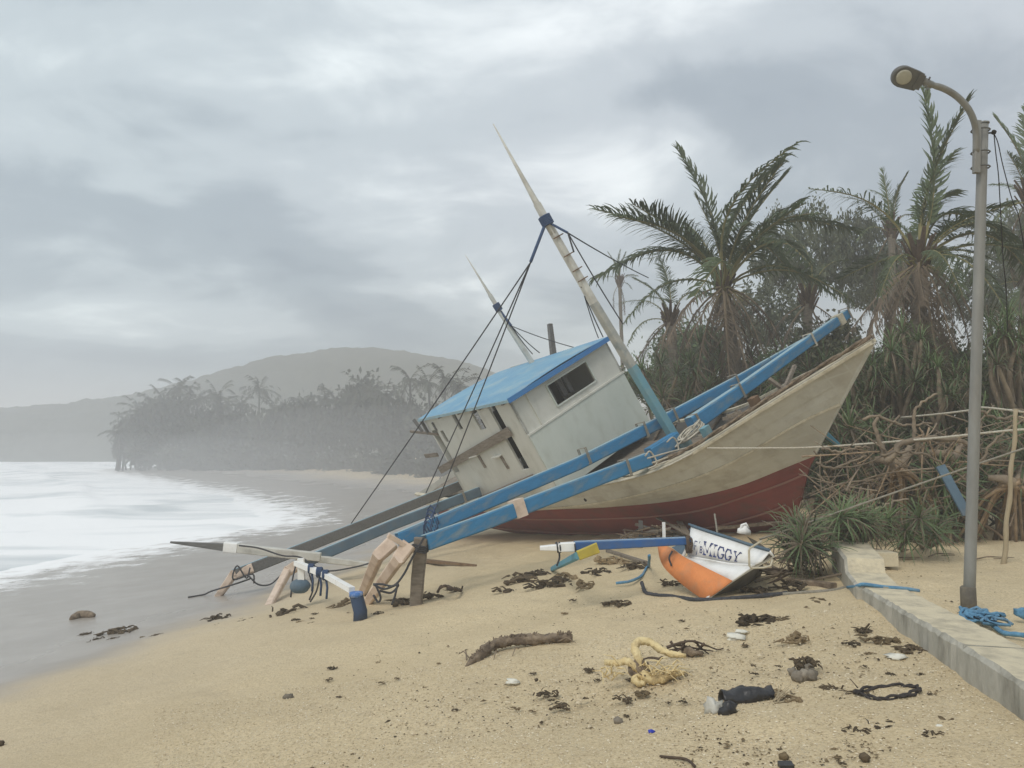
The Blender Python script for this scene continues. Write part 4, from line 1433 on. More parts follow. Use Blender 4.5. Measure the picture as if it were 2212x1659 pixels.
for i in range(34):
    x = random.uniform(1345, 1500); y = 1168 - random.uniform(0, 34) * (1 - abs(x - 1440) / 130)
    c = P(x, y, hp0.y + random.uniform(-.3, .5)); c.z = max(c.z, gzf(c.x, c.y) + .03)
    d = Vector((random.uniform(-1, 1), random.uniform(-.7, .7), random.uniform(-.35, .35))).normalized() * random.uniform(.12, .5)
    a, b = c - d, c + d
    a.z = max(a.z, gzf(a.x, a.y) + .01); b.z = max(b.z, gzf(b.x, b.y) + .01)
    mb = MB()
    if i % 3 == 0:
        mb.bar(a, b, random.uniform(.04, .09), .02, (random.uniform(-.4, .4), -.3, 1)); part('slat', mb, [random.choice((M_plank(), M_greywood(), M_plank()))], dh, world=True)
    else:
        mb.tube([a, c + Vector((0, 0, random.uniform(-.03, .05))), b], [.018, .015, .007], 5, lump=.2); part('stick', mb, [random.choice((M_drift(), M_bark(), M_fibre()))], dh, True, world=True)
dh2 = thing('debris_heap', 'low tangle of driftwood sticks at the foot of the fallen screwpine beside the boat nose', 'debris', G(1700, 1235))
for i in range(26):
    c = G(random.uniform(1640, 1775), random.uniform(1215, 1262), random.uniform(.02, .12))
    d = Vector((random.uniform(-1, 1), random.uniform(-.5, .5), random.uniform(-.2, .3))).normalized() * random.uniform(.12, .42)
    a, b = c - d, c + d
    a.z = max(a.z, gzf(a.x, a.y) + .01); b.z = max(b.z, gzf(b.x, b.y) + .01)
    mb = MB(); mb.tube([a, c + Vector((0, 0, random.uniform(-.02, .05))), b], [.016, .013, .006], 5, lump=.2); part('stick', mb, [random.choice((M_drift(), M_bark(), M_fibre()))], dh2, True, world=True)
bt = thing('plastic_bottle', 'white and clear plastic jug caught behind the small boat against the red hull', 'bottle', P(1607, 1150, DB + 1.5))
mb = MB(); mb.tube([P(1606, 1153, DB + 1.5), P(1607, 1144, DB + 1.5), P(1608, 1139, DB + 1.5), P(1608, 1135, DB + 1.5)], [.085, .08, .04, .035], 10); part('body', mb, [M_white()], bt, True, world=True)
mb = MB(); mb.tube([P(1598, 1148, DB + 1.48), P(1602, 1134, DB + 1.48), P(1610, 1131, DB + 1.48), P(1616, 1142, DB + 1.48)], .018, 6); part('handle', mb, [M_white()], bt, True, world=True)

# ================================================================ STREET LAMP, SEA WALL, ROPE FENCE
lb = G(2092, 1316)
DL = lb.y
lamp = thing('street_lamp', 'grey street lamp on a galvanised pole with curved arm above the sea wall', 'street lamp', lb)
top = P(2123, 268, DL)
mb = MB()
n_ = 12
mb.tube([lb.lerp(top, i / n_) for i in range(n_ + 1)], [.047 + (.042 - .047) * i / n_ for i in range(n_ + 1)], 16)
part('pole', mb, [M_steel()], lamp, True, world=True)
mb = MB(); mb.tube([lb - Vector((0, 0, .1)), lb + Vector((0, 0, .18)), lb + Vector((0, 0, .19))], [.062, .060, .05], 12)
part('base_sleeve', mb, [mat('rusty_sleeve', (.10, .09, .075), (.17, .15, .11), 9, .7, .3, dirt=(.12, .07, .04))], lamp, True, world=True)
mb = MB(); mb.tube([top, top + Vector((0, 0, .01)), top + Vector((0, 0, .02))], [.05, .05, .03], 14); part('pole_cap', mb, [M_steel()], lamp, world=True)
mb = MB(); mb.bar(P(2108, 374, DL - .06), P(2110, 262, DL - .06), .055, .05, (0, -1, 0), None, None, .008); part('arm_bracket', mb, [M_steel()], lamp, world=True)
for y in (282, 330, 362):
    mb = MB(); c = P(2117, y, DL - .02); mb.tube([c + Vector((.075 * math.cos(a), .065 * math.sin(a), 0)) for a in np.linspace(0, 6.3, 13)], .008, 4); part('clamp', mb, [M_head()], lamp, True, world=True)
arm = lerp_path([P(x, y, DL - .06 - .04 * i) for i, (x, y) in enumerate([(2108, 330), (2107, 285), (2103, 262), (2091, 236), (2069, 211), (2043, 194), (2018, 185), (1992, 178)])], 5)
mb = MB(); mb.tube(arm, [.027] * (len(arm) - 6) + [.024] * 6, 10); part('arm', mb, [M_steel()], lamp, True, world=True)
hc = P(1957, 168, DL - .38)
hx_ = (P(1995, 181, DL - .36) - P(1925, 159, DL - .40)).normalized()
hn = Vector((.06, -.74, -.62)); hn = (hn - hx_ * hn.dot(hx_)).normalized()
hy_ = hn.cross(hx_)


def HL(a, b, c):
    return hc + hx_ * a + hy_ * b + hn * c


def outline(k, c):
    pts = []
    for i in range(26):
        t = i / 25
        if t < .62:
            a = math.pi / 2 + math.pi * t / .62
            pts.append((-.035 + .105 * math.cos(a), .092 * math.sin(a)))
        else:
            f = (t - .62) / .38
            pts.append([(-.035 + .17 * f / .3, -.092 + .012 * f / .3) if f < .3 else (.135, -.08 + .16 * (f - .3) / .4) if f < .7 else (.135 - .17 * (f - .7) / .3, .08 + .012 * (f - .7) / .3)][0])
    return [HL(x * k * .93, y * k * .93, c) for x, y in pts]


mb = MB(); mb.rings([outline(.93, .028), outline(1, .018), outline(1, -.012), outline(.82, -.035)]); part('lamp_head', mb, [M_head()], lamp, world=True)
mb = MB(); mb.rings([[HL(-.035 + r * math.cos(a), r * .9 * math.sin(a), c) for a in np.linspace(0, 2 * math.pi, 25)[:-1]] for r, c in ((.066, .026), (.064, .034), (.05, .037))]); part('lens', mb, [M_lens()], lamp, True, world=True)
mb = MB(); mb.box(HL(.105, 0, .022), hx_ * .03, hy_ * .06, hn * .012); part('driver_cover', mb, [M_head()], lamp, world=True)
mb = MB(); mb.tube([HL(.13, .02, 0), P(2004, 181, DL - .35), P(2012, 184, DL - .34)], [.03, .032, .03], 10); part('arm_collar', mb, [M_steel()], lamp, True, world=True)
for x, y in ((1998, 190), (2006, 172), (2002, 195)):
    mb = MB(); mb.bar(P(x, y, DL - .40), P(x + 2, y - 5, DL - .40), .012, .012); part('bolt', mb, [M_head()], lamp, world=True)
mb = MB(); mb.blob(P(2146, 286, DL), .022, 8, 6, .1); mb.bar(P(2124, 288, DL), P(2146, 287, DL), .012, .012); part('insulator', mb, [M_dark()], lamp, world=True)
mb = MB(); mb.tube(lerp_path([P(x, y, DL + .02) for x, y in ((2146, 288), (2150, 330), (2156, 380), (2160, 450), (2166, 560), (2172, 620), (2176, 720))], 6), .005, 4); part('cable', mb, [M_dark()], lamp, True, world=True)
mb = MB(); mb.tube(lerp_path([P(x, y, DL + .02) for x, y in ((2146, 288), (2155, 310), (2166, 360), (2185, 430), (2200, 470), (2215, 560))], 6), .005, 4); part('cable', mb, [M_dark()], lamp, True, world=True)

# sea wall: two stretches of concrete
w0, w1 = Vector((WALL_B[0][0], WALL_B[0][1], 0)), Vector((WALL_B[1][0], WALL_B[1][1], 0))
wd = (w1 - w0).normalized(); wn_ = Vector((wd.y, -wd.x, 0))
wall = thing('sea_wall', 'low weathered concrete sea wall running along the right of the beach', 'wall', w0)


def wall_block(p, q, top0, top1, width, bot=-.5, n=14, rough=.006):
    mb = MB()
    rings = []
    for i in range(n + 1):
        t = i / n
        c = p.lerp(q, t)
        tz = top0 + (top1 - top0) * t
        j = lambda: random.uniform(-rough, rough)
        rings.append([Vector((c.x, c.y, bot)) + wn_ * (-.03), Vector((c.x, c.y, tz - .03 + j())) + wn_ * (j()), Vector((c.x, c.y, tz + j())) + wn_ * (.025 + j()),
                      Vector((c.x, c.y, tz - .01 + j())) + wn_ * (width - .04 + j()), Vector((c.x, c.y, tz - .06)) + wn_ * (width + j()), Vector((c.x, c.y, bot)) + wn_ * width])
    mb.rings(rings)
    for i in range(len(mb.m)):
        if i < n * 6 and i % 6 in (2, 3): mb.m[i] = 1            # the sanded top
    return mb


pA = w0 - wd * 3.0
mb = wall_block(pA, w0.lerp(w1, .30), .43, .405, .42, n=40); part('wall_section', mb, [M_concrete(), M_conctop()], wall, world=True)
mb = wall_block(w0.lerp(w1, .302), w1 + wd * .12, .404, .34, .42, n=40); part('wall_section', mb, [M_concrete(), M_conctop()], wall, world=True)
w2 = w1 + wd * .13
e0, e1 = Vector((w2.x - .05, w2.y, 0)), G(1797, 1232)
e1 = Vector((e1.x, e1.y, 0))
mb = MB(); d_ = (e1 - e0).normalized(); s_ = Vector((d_.y, -d_.x, 0))
rings = []
for t, tz in ((0, .35), (.40, .37), (.44, .50), (.75, .53), (1, .55)):
    c = e0.lerp(e1, t)
    rings.append([Vector((c.x, c.y, -.4)), Vector((c.x, c.y, tz - .02)), Vector((c.x, c.y, tz)) + s_ * .03, Vector((c.x, c.y, tz)) + s_ * .38, Vector((c.x, c.y, -.4)) + s_ * .40])
mb.rings(rings)
for i in range(20):
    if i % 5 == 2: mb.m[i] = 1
part('wall_section', mb, [M_concrete(), M_conctop()], wall, world=True, label='stepped pale end section')
bk = P(1868, 1226, e1.y - .25)
mb = MB(); mb.box((bk.x + .02, bk.y - .05, .40), (.27, .02, 0), (-.01, .13, 0), (0, 0, .075)); part('wall_block', mb, [M_conctop()], wall, world=True, label='sand covered block at the far end')

# bamboo pole and the ropes tied to it
pb = G(2167, 1216)
mb = MB()
tp = P(2195, 884, pb.y)
pts = [pb.lerp(tp, i / 20) + Vector((.01 * math.sin(i * .9), 0, 0)) for i in range(21)]
mb.tube([pb - Vector((0, 0, .15))] + pts, [.03] + [.028 - .006 * i / 20 + (.004 if i % 4 == 0 else 0) for i in range(21)], 8)
solo('bamboo_pole', mb, [M_bamboo()], 'thin bare pole standing in the sand behind the lamp, ropes tied to it', 'pole', smooth=True, origin=pb)
mb = MB(); q = G(2211, 1130); mb.tube([P(2200, 900, pb.y + .3), P(2222, 905, pb.y + .2)], .012, 5)
solo('branch', mb, [M_bamboo()], 'short pale stick tied level at the top of the bare pole', 'stick', smooth=True)
hp = BOAT @ Vector((SH[46][0], SH[46][1] - .06, SH[46][2] - .02))
hp = P(1528, 968, 12.05)
stem_pt = BOAT @ Vector((WL[-1][0] + .12, -.1, WL[-1][2] + .12))
r1 = [hp, P(1620, 969, 11.3), P(1768, 965, 10.9)]
mb = MB(); mb.tube(lerp_path([hp, P(1640, 968, 11.45), P(1762, 966, 11.2), P(1990, 949, 10.1), P(2190, 929, pb.y + .02), P(2215, 931, pb.y)], 6), .016, 6)
solo('mooring_rope', mb, [M_ropew()], 'taut white mooring rope from the bow to the bare pole', 'rope', smooth=True)
mb = MB(); mb.tube(lerp_path([P(1945, 902, 11.5), P(2030, 894, 10.6), P(2095, 886, 10), P(2120, 880, 9.8), P(2195, 888, pb.y + .02), P(2225, 893, pb.y)], 6), .014, 6)
solo('mooring_rope', mb, [M_ropew()], 'upper pale rope from the screwpines to the top of the bare pole', 'rope', smooth=True)
mb = MB(); mb.tube(lerp_path([P(1640, 1165, 8.9), P(1690, 1148, 8.8), P(1900, 1075, 8.6), P(2100, 1006, 8.5), P(2230, 962, 8.4)], 6), .012, 6)
solo('mooring_rope', mb, [M_ropeg()], 'long grey brown rope rising from the small boat past the lamp pole', 'rope', smooth=True)
bd = G(2078, 1108)
mb = MB(); a, b = P(2030, 1006, 8.9), P(2088, 1112, 8.7); mb.bar(a, b, .10, .03, (0, -1, 0)); solo('blue_board', mb, [M_bluegrey()], 'faded blue board leaning in the screwpine roots beside the lamp pole', 'board')
mb = MB(); mb.bar(P(1778, 935, 11.9), P(1812, 962, 11.8), .10, .10, (0, -1, 0), .06, .06, .02); solo('blue_spar', mb, [M_teal()], 'broken blue spar end sticking out behind the bow', 'spar')

# ropes lying on the sand
def ground_rope(px, r, m_, label, lift=.8, name='rope'):
    mb = MB()
    q = []
    for p in px:
        if len(p) == 3: q.append(P(*p))
        else: q.append(G(p[0], p[1], r * lift))
    pts = lerp_path(q, 6)
    pts = [Vector((p.x, p.y, max(p.z, gzf(p.x, p.y) + r * .5))) for p in pts]
    mb.tube(pts, r, 6, lump=.12)
    return solo(name, mb, [m_], label, 'rope', smooth=True)


ground_rope([(1386, 1262), (1393, 1282), (1410, 1288), (1450, 1292), (1500, 1299), (1560, 1298), (1620, 1293), (1700, 1285)], .024, M_roped(), 'thick dark rope lying on the sand under the orange bow')
ground_rope([(1690, 1287), (1740, 1283), (1790, 1280), (1835, 1271)], .02, M_ropeg(), 'grey green rope on the sand leading to the sea wall')
DW = (w1 + wd * .1).y
mb = MB(); mb.tube(lerp_path([G(1830, 1273, .02), P(1850, 1266, DW + .1), P(1866, 1262, DW), P(1910, 1268, DW - .02), P(1950, 1271, DW - .08), G(1985, 1281, .02)], 6), .017, 6)
solo('rope', mb, [M_ropeblue()], 'blue rope draped over the end of the sea wall', 'rope', smooth=True)
ground_rope([(1330, 1262), (1360, 1258), (1385, 1246), (1400, 1226), (1402, 1200, 8.6)], .018, M_ropeblue(), 'blue grey rope curling down to the sand beside the orange hull')
mb = MB()
for i in range(7):
    c = G(2104 + random.uniform(-6, 6), 1330 + i * 3, .04)
    mb.tube([c + Vector((.085 * math.cos(a), .08 * math.sin(a), .02 * math.sin(3 * a + i))) for a in np.linspace(0, 6.3, 11)], .014, 5, lump=.2)
mb.tube(lerp_path([G(2110, 1340, .03), G(2135, 1352, .03), G(2165, 1372, .02), G(2195, 1376, .02), G(2230, 1380, .02)], 5), .018, 6, lump=.12)
for i in range(10):
    c = G(2150 + random.uniform(-18, 20), 1360 + random.uniform(-14, 8), .03)
    mb.tube([c + Vector((random.uniform(-.1, .1), random.uniform(-.08, .08), random.uniform(0, .06))) for _ in range(4)], .012, 6, lump=.15)
solo('rope_bundle', mb, [M_ropeblue()], 'tangle of blue rope tied round the foot of the lamp', 'rope', smooth=True)
mb = MB(); c = G(2205, 1335, .02); mb.blob(c + Vector((0, 0, .03)), .06, 8, 6, .5, (1, .6, .7)); solo('blue_rag', mb, [M_ropeblue()], 'small blue rag on the sand to the right of the lamp', 'rag', smooth=True)

# ================================================================ PALMS
def frond_mesh(name, n=44, arch=.14, leaf=.19, droop=.5, ragged=0.0, mats=None, vee=.35, seed=0, fwd=.55):
    """Unit frond from origin to (1,0,0); leaflets hang to local -Z."""
    rn = random.Random(seed)
    mb = MB()

    def rp(s):
        return Vector((s, 0, arch * math.sin(math.pi * min(1, s) ** .85)))
    mb.mi = 1
    ns = 9
    mb.tube([rp(i / ns) for i in range(ns + 1)], [.011 * (1 - .85 * i / ns) + .001 for i in range(ns + 1)], 4, cap=False)
    mb.mi = 0
    for i in range(n):
        s = .16 + .83 * i / (n - 1)
        base = rp(s)
        tan = (rp(min(1, s + .02)) - rp(s - .02)).normalized()
        up = Vector((-tan.z, 0, tan.x))
        ln = leaf * (math.sin(math.pi * (.16 + .74 * (i / (n - 1)))) ** .7)
        for sd_ in (-1, 1):
            if rn.random() < ragged: continue
            l_ = ln * rn.uniform(.75, 1.12) * (rn.uniform(.35, 1) if rn.random() < ragged * 1.5 else 1)
            f = fwd + .5 * (i / n) + rn.uniform(-.28, .28)
            d = (Vector((0, sd_, 0)) * math.cos(f) + tan * math.sin(f) + up * rn.uniform(vee - .15, vee + .15)).normalized()
            pts, p, dd = [], base.copy(), d.copy()
            dr = droop * rn.uniform(.7, 1.3)
            for k in range(4):
                pts.append(p.copy())
                p = p + dd * (l_ / 3)
                dd = (dd - up * dr * .45).normalized()
            wv = tan * .85 + up * .3 * sd_
            wv = (wv - d * wv.dot(d)).normalized()
            mb.strip(pts, [.0033, .006, .005, .0009], [wv] * 4)
    return mb.mesh(name, mats)


GF, DF = [M_frond(), M_rachis()], [M_frondd(), M_rachisd()]
FR = [frond_mesh('frond_leaf', 80, .13, .22, .85, .17, GF, .3, 1), frond_mesh('frond_leaf', 80, .24, .225, 1.05, .24, GF, .2, 2), frond_mesh('frond_leaf', 74, .08, .17, .6, .18, GF, .35, 3, .75),
      frond_mesh('frond_leaf', 66, .22, .20, 1.2, .38, GF, .1, 4)]
FD = [frond_mesh('dry_frond_leaf', 48, .12, .25, 1.1, .35, DF, 0, 5, .8), frond_mesh('dry_frond_leaf', 48, .05, .22, 1.2, .45, DF, -.1, 6, .9)]


def orient(base, tip, roll=0.0, upv=Vector((0, 0, 1))):
    x = tip - base
    ln = x.length
    x = x / ln
    z = upv - x * upv.dot(x)
    if z.length < .15:
        z = Vector((0, -1, 0)) - x * Vector((0, -1, 0)).dot(x)
    z.normalize()
    y = z.cross(x)
    R_ = Matrix((x, y, z)).transposed() @ Matrix.Rotation(roll, 3, 'X')
    return Matrix.Translation(base) @ R_.to_4x4() @ Matrix.Scale(ln, 4)


def palm(label, base, crown, fronds, dead=(), r0=.16, r1=.11, lean=(0, 0), stalks=0, extra=0, group=None, elen=3.6, name='coconut_palm', edead=0):
    t = thing(name, label, 'palm', base, group)
    W_inv = WM[t].inverted()
    mb = MB()
    n = 26
    pts = []
    for i in range(n + 1):
        f = i / n
        p = base.lerp(crown, f) + Vector((lean[0], lean[1], 0)) * math.sin(math.pi * f)
        pts.append(p)
    mb.tube([base - Vector((0, 0, .3))] + pts, [r0 * 1.3] + [(r0 + (r1 - r0) * i / n) * (1.0 + (.09 if i % 2 else -.04)) for i in range(n + 1)], 9)
    part('trunk', mb, [M_trunk()], t, False, world=True)
    mb = MB()
    for i in range(16):
        a = i * 2.4
        d = Vector((math.cos(a), math.sin(a), 0))
        b0 = crown - Vector((0, 0, .35 - .03 * i)) + d * r1 * .6
        mb.bar(b0, b0 + d * .22 + Vector((0, 0, .45)), .11, .04, d, .06, .03)
    part('crown_fibre', mb, [M_fibre()], t, world=True)

    def put(mesh_, tip, nm, dead_=False):
        o = link(nm, mesh_, t)
        bs = crown + (tip - crown).normalized() * .1
        o.matrix_local = W_inv @ orient(bs, tip, random.uniform(-.5, .5))
    for tip, v in fronds:
        put(FR[v], tip, 'frond')
    for tip, v in dead:
        put(FD[v], tip, 'dry_frond')
    for i in range(extra):
        a = random.uniform(0, 2 * math.pi); el = random.uniform(-.45, .95)
        ln = elen * random.uniform(.75, 1.05)
        put(random.choice(FR), crown + Vector((math.cos(a) * math.cos(el), math.sin(a) * math.cos(el), math.sin(el))) * ln, 'frond')
    for i in range(edead):
        a = random.uniform(0, 2 * math.pi); el = random.uniform(-1.45, -.75)
        ln = elen * random.uniform(.5, .85)
        put(random.choice(FD), crown + Vector((math.cos(a) * math.cos(el), math.sin(a) * math.cos(el), math.sin(el))) * ln, 'dry_frond')
    if stalks:
        mb = MB()
        for i in range(stalks):
            a = random.uniform(0, 6.28)
            d = Vector((math.cos(a), math.sin(a) - .4, random.uniform(-.9, .5))).normalized()
            b0 = crown - Vector((0, 0, .25))
            mb.tube([b0, b0 + d * .3 + Vector((0, 0, .1)), b0 + d * random.uniform(.5, .8)], [.015, .011, .006], 4)
        part('flower_stalk', mb, [M_rachis()], t, world=True)
    return t


def pp(base_px, d):                               # ground point under a picture column at a depth
    x = (base_px - CX) / FPX * d
    return Vector((x, d, gzf(x, d)))


def tips(lst, d):
    return [(P(x, y, d + dd), v) for x, y, dd, v in lst]


D1p = 19.0
palm('tall coconut palm with spread fronds rising behind the blue booms and cabin', pp(1625, D1p + .3), P(1563, 615, D1p),
     tips([(1460, 318, .6, 2), (1500, 420, -.3, 2), (1695, 345, .5, 0), (1702, 372, -.6, 2), (1285, 452, -.4, 0), (1282, 605, -.7, 1), (1740, 430, -1.0, 0), (1850, 500, .6, 1), (1800, 640, -.8, 1),
           (1838, 648, -1.4, 3), (1345, 700, .8, 3), (1400, 560, 2.2, 1), (1480, 480, 1.8, 0), (1590, 460, 1.2, 0), (1620, 480, -2.2, 1), (1500, 640, -2.8, 3), (1700, 580, 2.6, 1)], D1p) + [],
     tips([(1460, 800, .6, 0), (1500, 850, -.6, 1), (1545, 860, .9, 0), (1640, 850, .3, 1), (1690, 800, -.5, 0), (1580, 880, -1.0, 0), (1620, 820, -1.4, 1), (1440, 740, -.9, 0)], D1p), .19, .13, (.0, 0), 26, extra=7, edead=10)
D2p = 14.5
palm('green coconut palm with two tall upright fronds beside the lamp pole', pp(1968, D2p), P(1985, 560, D2p),
     tips([(1992, 190, .2, 2), (2095, 212, -.2, 2), (2062, 330, .6, 0), (1905, 470, .9, 0), (2190, 440, -.6, 0), (2205, 530, .6, 1), (2130, 490, 1.2, 1), (2170, 640, -.8, 1), (2185, 690, -1.6, 1), (1900, 640, -.9, 3),
           (2080, 640, -1.6, 1), (2060, 420, 1.6, 0), (1860, 600, .8, 3), (2230, 600, .9, 1), (2140, 560, -1.2, 0)], D2p),
     tips([(1915, 760, -.3, 0), (1945, 800, .6, 0), (2020, 820, -.3, 0), (2050, 800, .5, 1), (1890, 720, .5, 1), (2000, 860, .9, 0), (2035, 850, -.7, 0), (1930, 840, .3, 1), (2062, 760, -.8, 0)], D2p), .17, .13, (0, 0), 18, extra=5, elen=2.6, edead=10)
D3p = 17.5
palm('coconut palm at the right behind the lamp with fronds blown to one side', pp(2185, D3p), P(2222, 430, D3p),
     tips([(2145, 250, .3, 2), (2175, 330, -.6, 0), (2130, 480, .4, 3), (2215, 230, .8, 2), (2300, 330, 0, 0), (2160, 560, -.5, 1), (2300, 500, .6, 1), (2135, 400, .9, 0), (2240, 600, -.6, 3)], D3p),
     tips([(2190, 620, .4, 0), (2215, 660, -.5, 1), (2170, 560, .3, 1)], D3p), .13, .1)
D4p = 24.0
palm('slim coconut palm behind the tall one, crown of upright storm torn fronds', pp(1925, D4p), P(1925, 500, D4p),
     tips([(1905, 365, .4, 2), (1868, 440, -.3, 2), (1960, 375, .3, 2), (1880, 410, .8, 3), (1815, 425, .2, 3), (1985, 470, .6, 3), (1850, 520, -.5, 3), (1940, 400, -.6, 2)], D4p), tips([(1890, 650, .3, 0), (1930, 690, .4, 1), (1955, 640, .3, 0)], D4p), .13, .1)
D5p = 42.0
palm('small distant palm with a tuft of short fronds left of the tall palm', pp(1352, D5p), P(1338, 610, D5p),
     tips([(1312, 545, .3, 2), (1340, 540, .3, 2), (1352, 545, -.3, 2), (1300, 600, .4, 3), (1378, 596, .4, 3), (1325, 560, .6, 2), (1365, 625, .3, 3)], D5p), tips([(1325, 670, 0, 0), (1350, 680, .3, 1)], D5p), .13, .09)
D6p = 23.0
palm('low coconut palm with drooping brown fronds behind the cabin roof', pp(1480, D6p), P(1447, 690, D6p),
     tips([(1335, 655, .4, 3), (1365, 600, .6, 0), (1355, 745, -.4, 3), (1425, 560, .8, 0), (1545, 640, .9, 1), (1400, 640, -.8, 3)], D6p),
     tips([(1385, 770, .4, 0), (1420, 860, -.3, 0), (1460, 880, .4, 1), (1350, 820, .4, 1), (1500, 830, -.5, 0), (1440, 830, .6, 0), (1375, 800, .9, 0)], D6p), .17, .13)
D7p = 21.0
palm('brown withered palm standing between the two tall palms', pp(1730, D7p), P(1745, 650, D7p),
     tips([(1650, 560, .5, 3), (1700, 500, .5, 3), (1830, 560, .6, 3)], D7p),
     tips([(1650, 760, .4, 0), (1690, 860, -.3, 0), (1745, 870, .4, 1), (1800, 820, .4, 0), (1850, 740, -.5, 1), (1760, 800, .9, 0)], D7p), .15, .12)
palm('coconut palm partly cut off by the right edge with low hanging fronds', pp(2260, 20), P(2275, 640, 20),
     tips([(2150, 560, .4, 1), (2130, 640, -.5, 1), (2140, 760, .3, 3), (2200, 520, .3, 0), (2300, 450, .5, 0), (2170, 700, -1, 1)], 20), tips([(2190, 820, .4, 0), (2230, 850, .2, 1)], 20), .14, .1)


# ================================================================ SCREWPINES (pandanus)
def rosette_mesh(name, n, ln, mats, seed, dead=.12, w=.0135):
    rn = random.Random(seed)
    mb = MB()
    for i in range(n):
        a = i * 2.399 + rn.uniform(-.2, .2)
        el = 1.35 - 1.75 * (i / n) + rn.uniform(-.15, .15)
        d = Vector((math.cos(a) * math.cos(el), math.sin(a) * math.cos(el), math.sin(el)))
        l_ = ln * rn.uniform(.7, 1.1)
        side = Vector((-math.sin(a), math.cos(a), 0))
        p = d * .03
        pts = []
        dd = d.copy()
        br = rn.random() < .35
        for k in range(5):
            pts.append(p.copy())
            p = p + dd * l_ / 4
            dd = (dd + Vector((0, 0, -.22 - .12 * k - (1.1 if br and k == 2 else 0)))).normalized()
        mb.mi = 1 if (rn.random() < dead or i > n * .88) else 0
        mb.strip(pts, [w * .8, w, w * .85, w * .55, w * .08], [side] * 5)
    return mb.mesh(name, mats)


RG = [rosette_mesh('leaf_rosette_leaf', 40, .68, [M_pand(), M_pandd()], 31 + i, (.10, .2, .45, .75)[i]) for i in range(4)]


def branch_path(a, b, bow, n=6):
    mid_ = a.lerp(b, .5) + Vector((random.uniform(-bow, bow), random.uniform(-bow, bow), random.uniform(-bow * .3, bow)))
    return lerp_path([a, mid_, b], n)


def screwpine(label, base, heads, props=0, fork=.45, r=.07, spread=.7, group='screwpines behind the boat', dry=0, scale=1.0, name='screwpine', hub=None):
    t = thing(name, label, 'screwpine', base, group)
    inv = WM[t].inverted()
    c = sum(heads, Vector()) / len(heads)
    hub = hub or base.lerp(c, fork) + Vector((random.uniform(-.15, .15), 0, 0))
    mb = MB(); mb.tube(branch_path(base - Vector((0, 0, .1)), hub, .12), [r * 1.25] * 5 + [r] * 8, 7, lump=.15); part('trunk', mb, [M_bark()], t, True, world=True)
    for i, h in enumerate(heads):
        pth = branch_path(hub - Vector((0, 0, random.uniform(0, .25))), h, .22)
        mb = MB(); mb.tube(pth, [r * .75 - r * .3 * k / len(pth) for k in range(len(pth))], 6, lump=.15)
        part('branch', mb, [M_bark()], t, True, world=True)
        k = random.choice((0, 0, 1, 1, 2, 2)) if not dry else random.choice((2, 3, 3))
        o = link('leaf_rosette', RG[k], t)
        dv = (pth[-1] - pth[-3]).normalized()
        dv = (dv + Vector((0, 0, .8))).normalized()
        q = dv.to_track_quat('Z', 'Y').to_matrix().to_4x4() @ Matrix.Rotation(random.uniform(0, 6), 4, 'Z')
        o.matrix_local = inv @ (Matrix.Translation(h) @ q @ Matrix.Scale(scale * random.uniform(.8, 1.15), 4))
    for i in range(props):
        a = 2 * math.pi * i / props + random.uniform(-.2, .2)
        st_ = base.lerp(hub, random.uniform(.55, .98))
        f = Vector((base.x + math.cos(a) * spread * random.uniform(.6, 1.1), base.y + math.sin(a) * spread * random.uniform(.6, 1.1), 0))
        f.z = gzf(f.x, f.y) - .04
        m_ = st_.lerp(f, .45) + Vector((math.cos(a) * .12, math.sin(a) * .12, .10))
        mb = MB(); mb.tube(lerp_path([st_, m_, f], 3), [.026] * 3 + [.021] * 4, 5, lump=.15)
        part('prop_root', mb, [M_root()], t, True, world=True)
    return t


def heads_px(lst, d):
    return [P(x, y, d + random.uniform(-.5, .5)) for x, y in lst]


def scatter_heads(cx_, cy_, rx, ry, d, n, dz=.8):
    hs = []
    for i in range(n):
        a = i * 2.399; r_ = math.sqrt((i + .5) / n)
        hs.append(P(cx_ + rx * r_ * math.cos(a) + random.uniform(-10, 10), cy_ + ry * r_ * math.sin(a) + random.uniform(-8, 8), d + random.uniform(-dz, dz)))
    return hs


screwpine('green screwpine directly behind the bow tip', pp(1850, 13.8), scatter_heads(1865, 830, 70, 75, 13.8, 22), 6, scale=.75)
screwpine('screwpine with spiky heads left of the second palm trunk', pp(1940, 13.6), scatter_heads(1955, 800, 60, 90, 13.6, 22), 6, scale=.75)
screwpine('broad screwpine just left of the lamp pole above the bare branches', pp(2030, 13.0), scatter_heads(2035, 850, 75, 60, 13.0, 22), 8, scale=.75)
screwpine('dark screwpine right of the lamp pole under the cut off palm', pp(2185, 12.8), scatter_heads(2175, 750, 55, 70, 12.8, 22), 8, scale=.75)
screwpine('screwpine at the right edge above the orange prop roots', pp(2225, 11.6), scatter_heads(2200, 1000, 55, 90, 11.6, 11), 10)
screwpine('screwpine behind the bow stem, half hidden by the hull', pp(1800, 14.4), scatter_heads(1830, 900, 45, 70, 13.8, 9), 6)
screwpine('bushy screwpine behind the cabin and mast', pp(1450, 19.5), scatter_heads(1455, 830, 95, 60, 19.0, 15), 0, scale=1.1)
screwpine('pale green screwpine between the mast and the palm trunk', pp(1580, 20), scatter_heads(1560, 800, 90, 60, 19.5, 10), 0, scale=1.1)
screwpine('low screwpine behind the blue boom tip', pp(1750, 16.5), scatter_heads(1740, 830, 80, 55, 16.5, 11), 0, scale=1.1)
screwpine('low screwpine with dry heads under the bow overhang', pp(1800, 12.8), scatter_heads(1810, 1060, 40, 60, 12.8, 8), 8, dry=1)
screwpine('screwpine with dead brown heads beside the red stem', pp(1860, 12.4), scatter_heads(1870, 985, 60, 70, 12.8, 9), 10, dry=1)
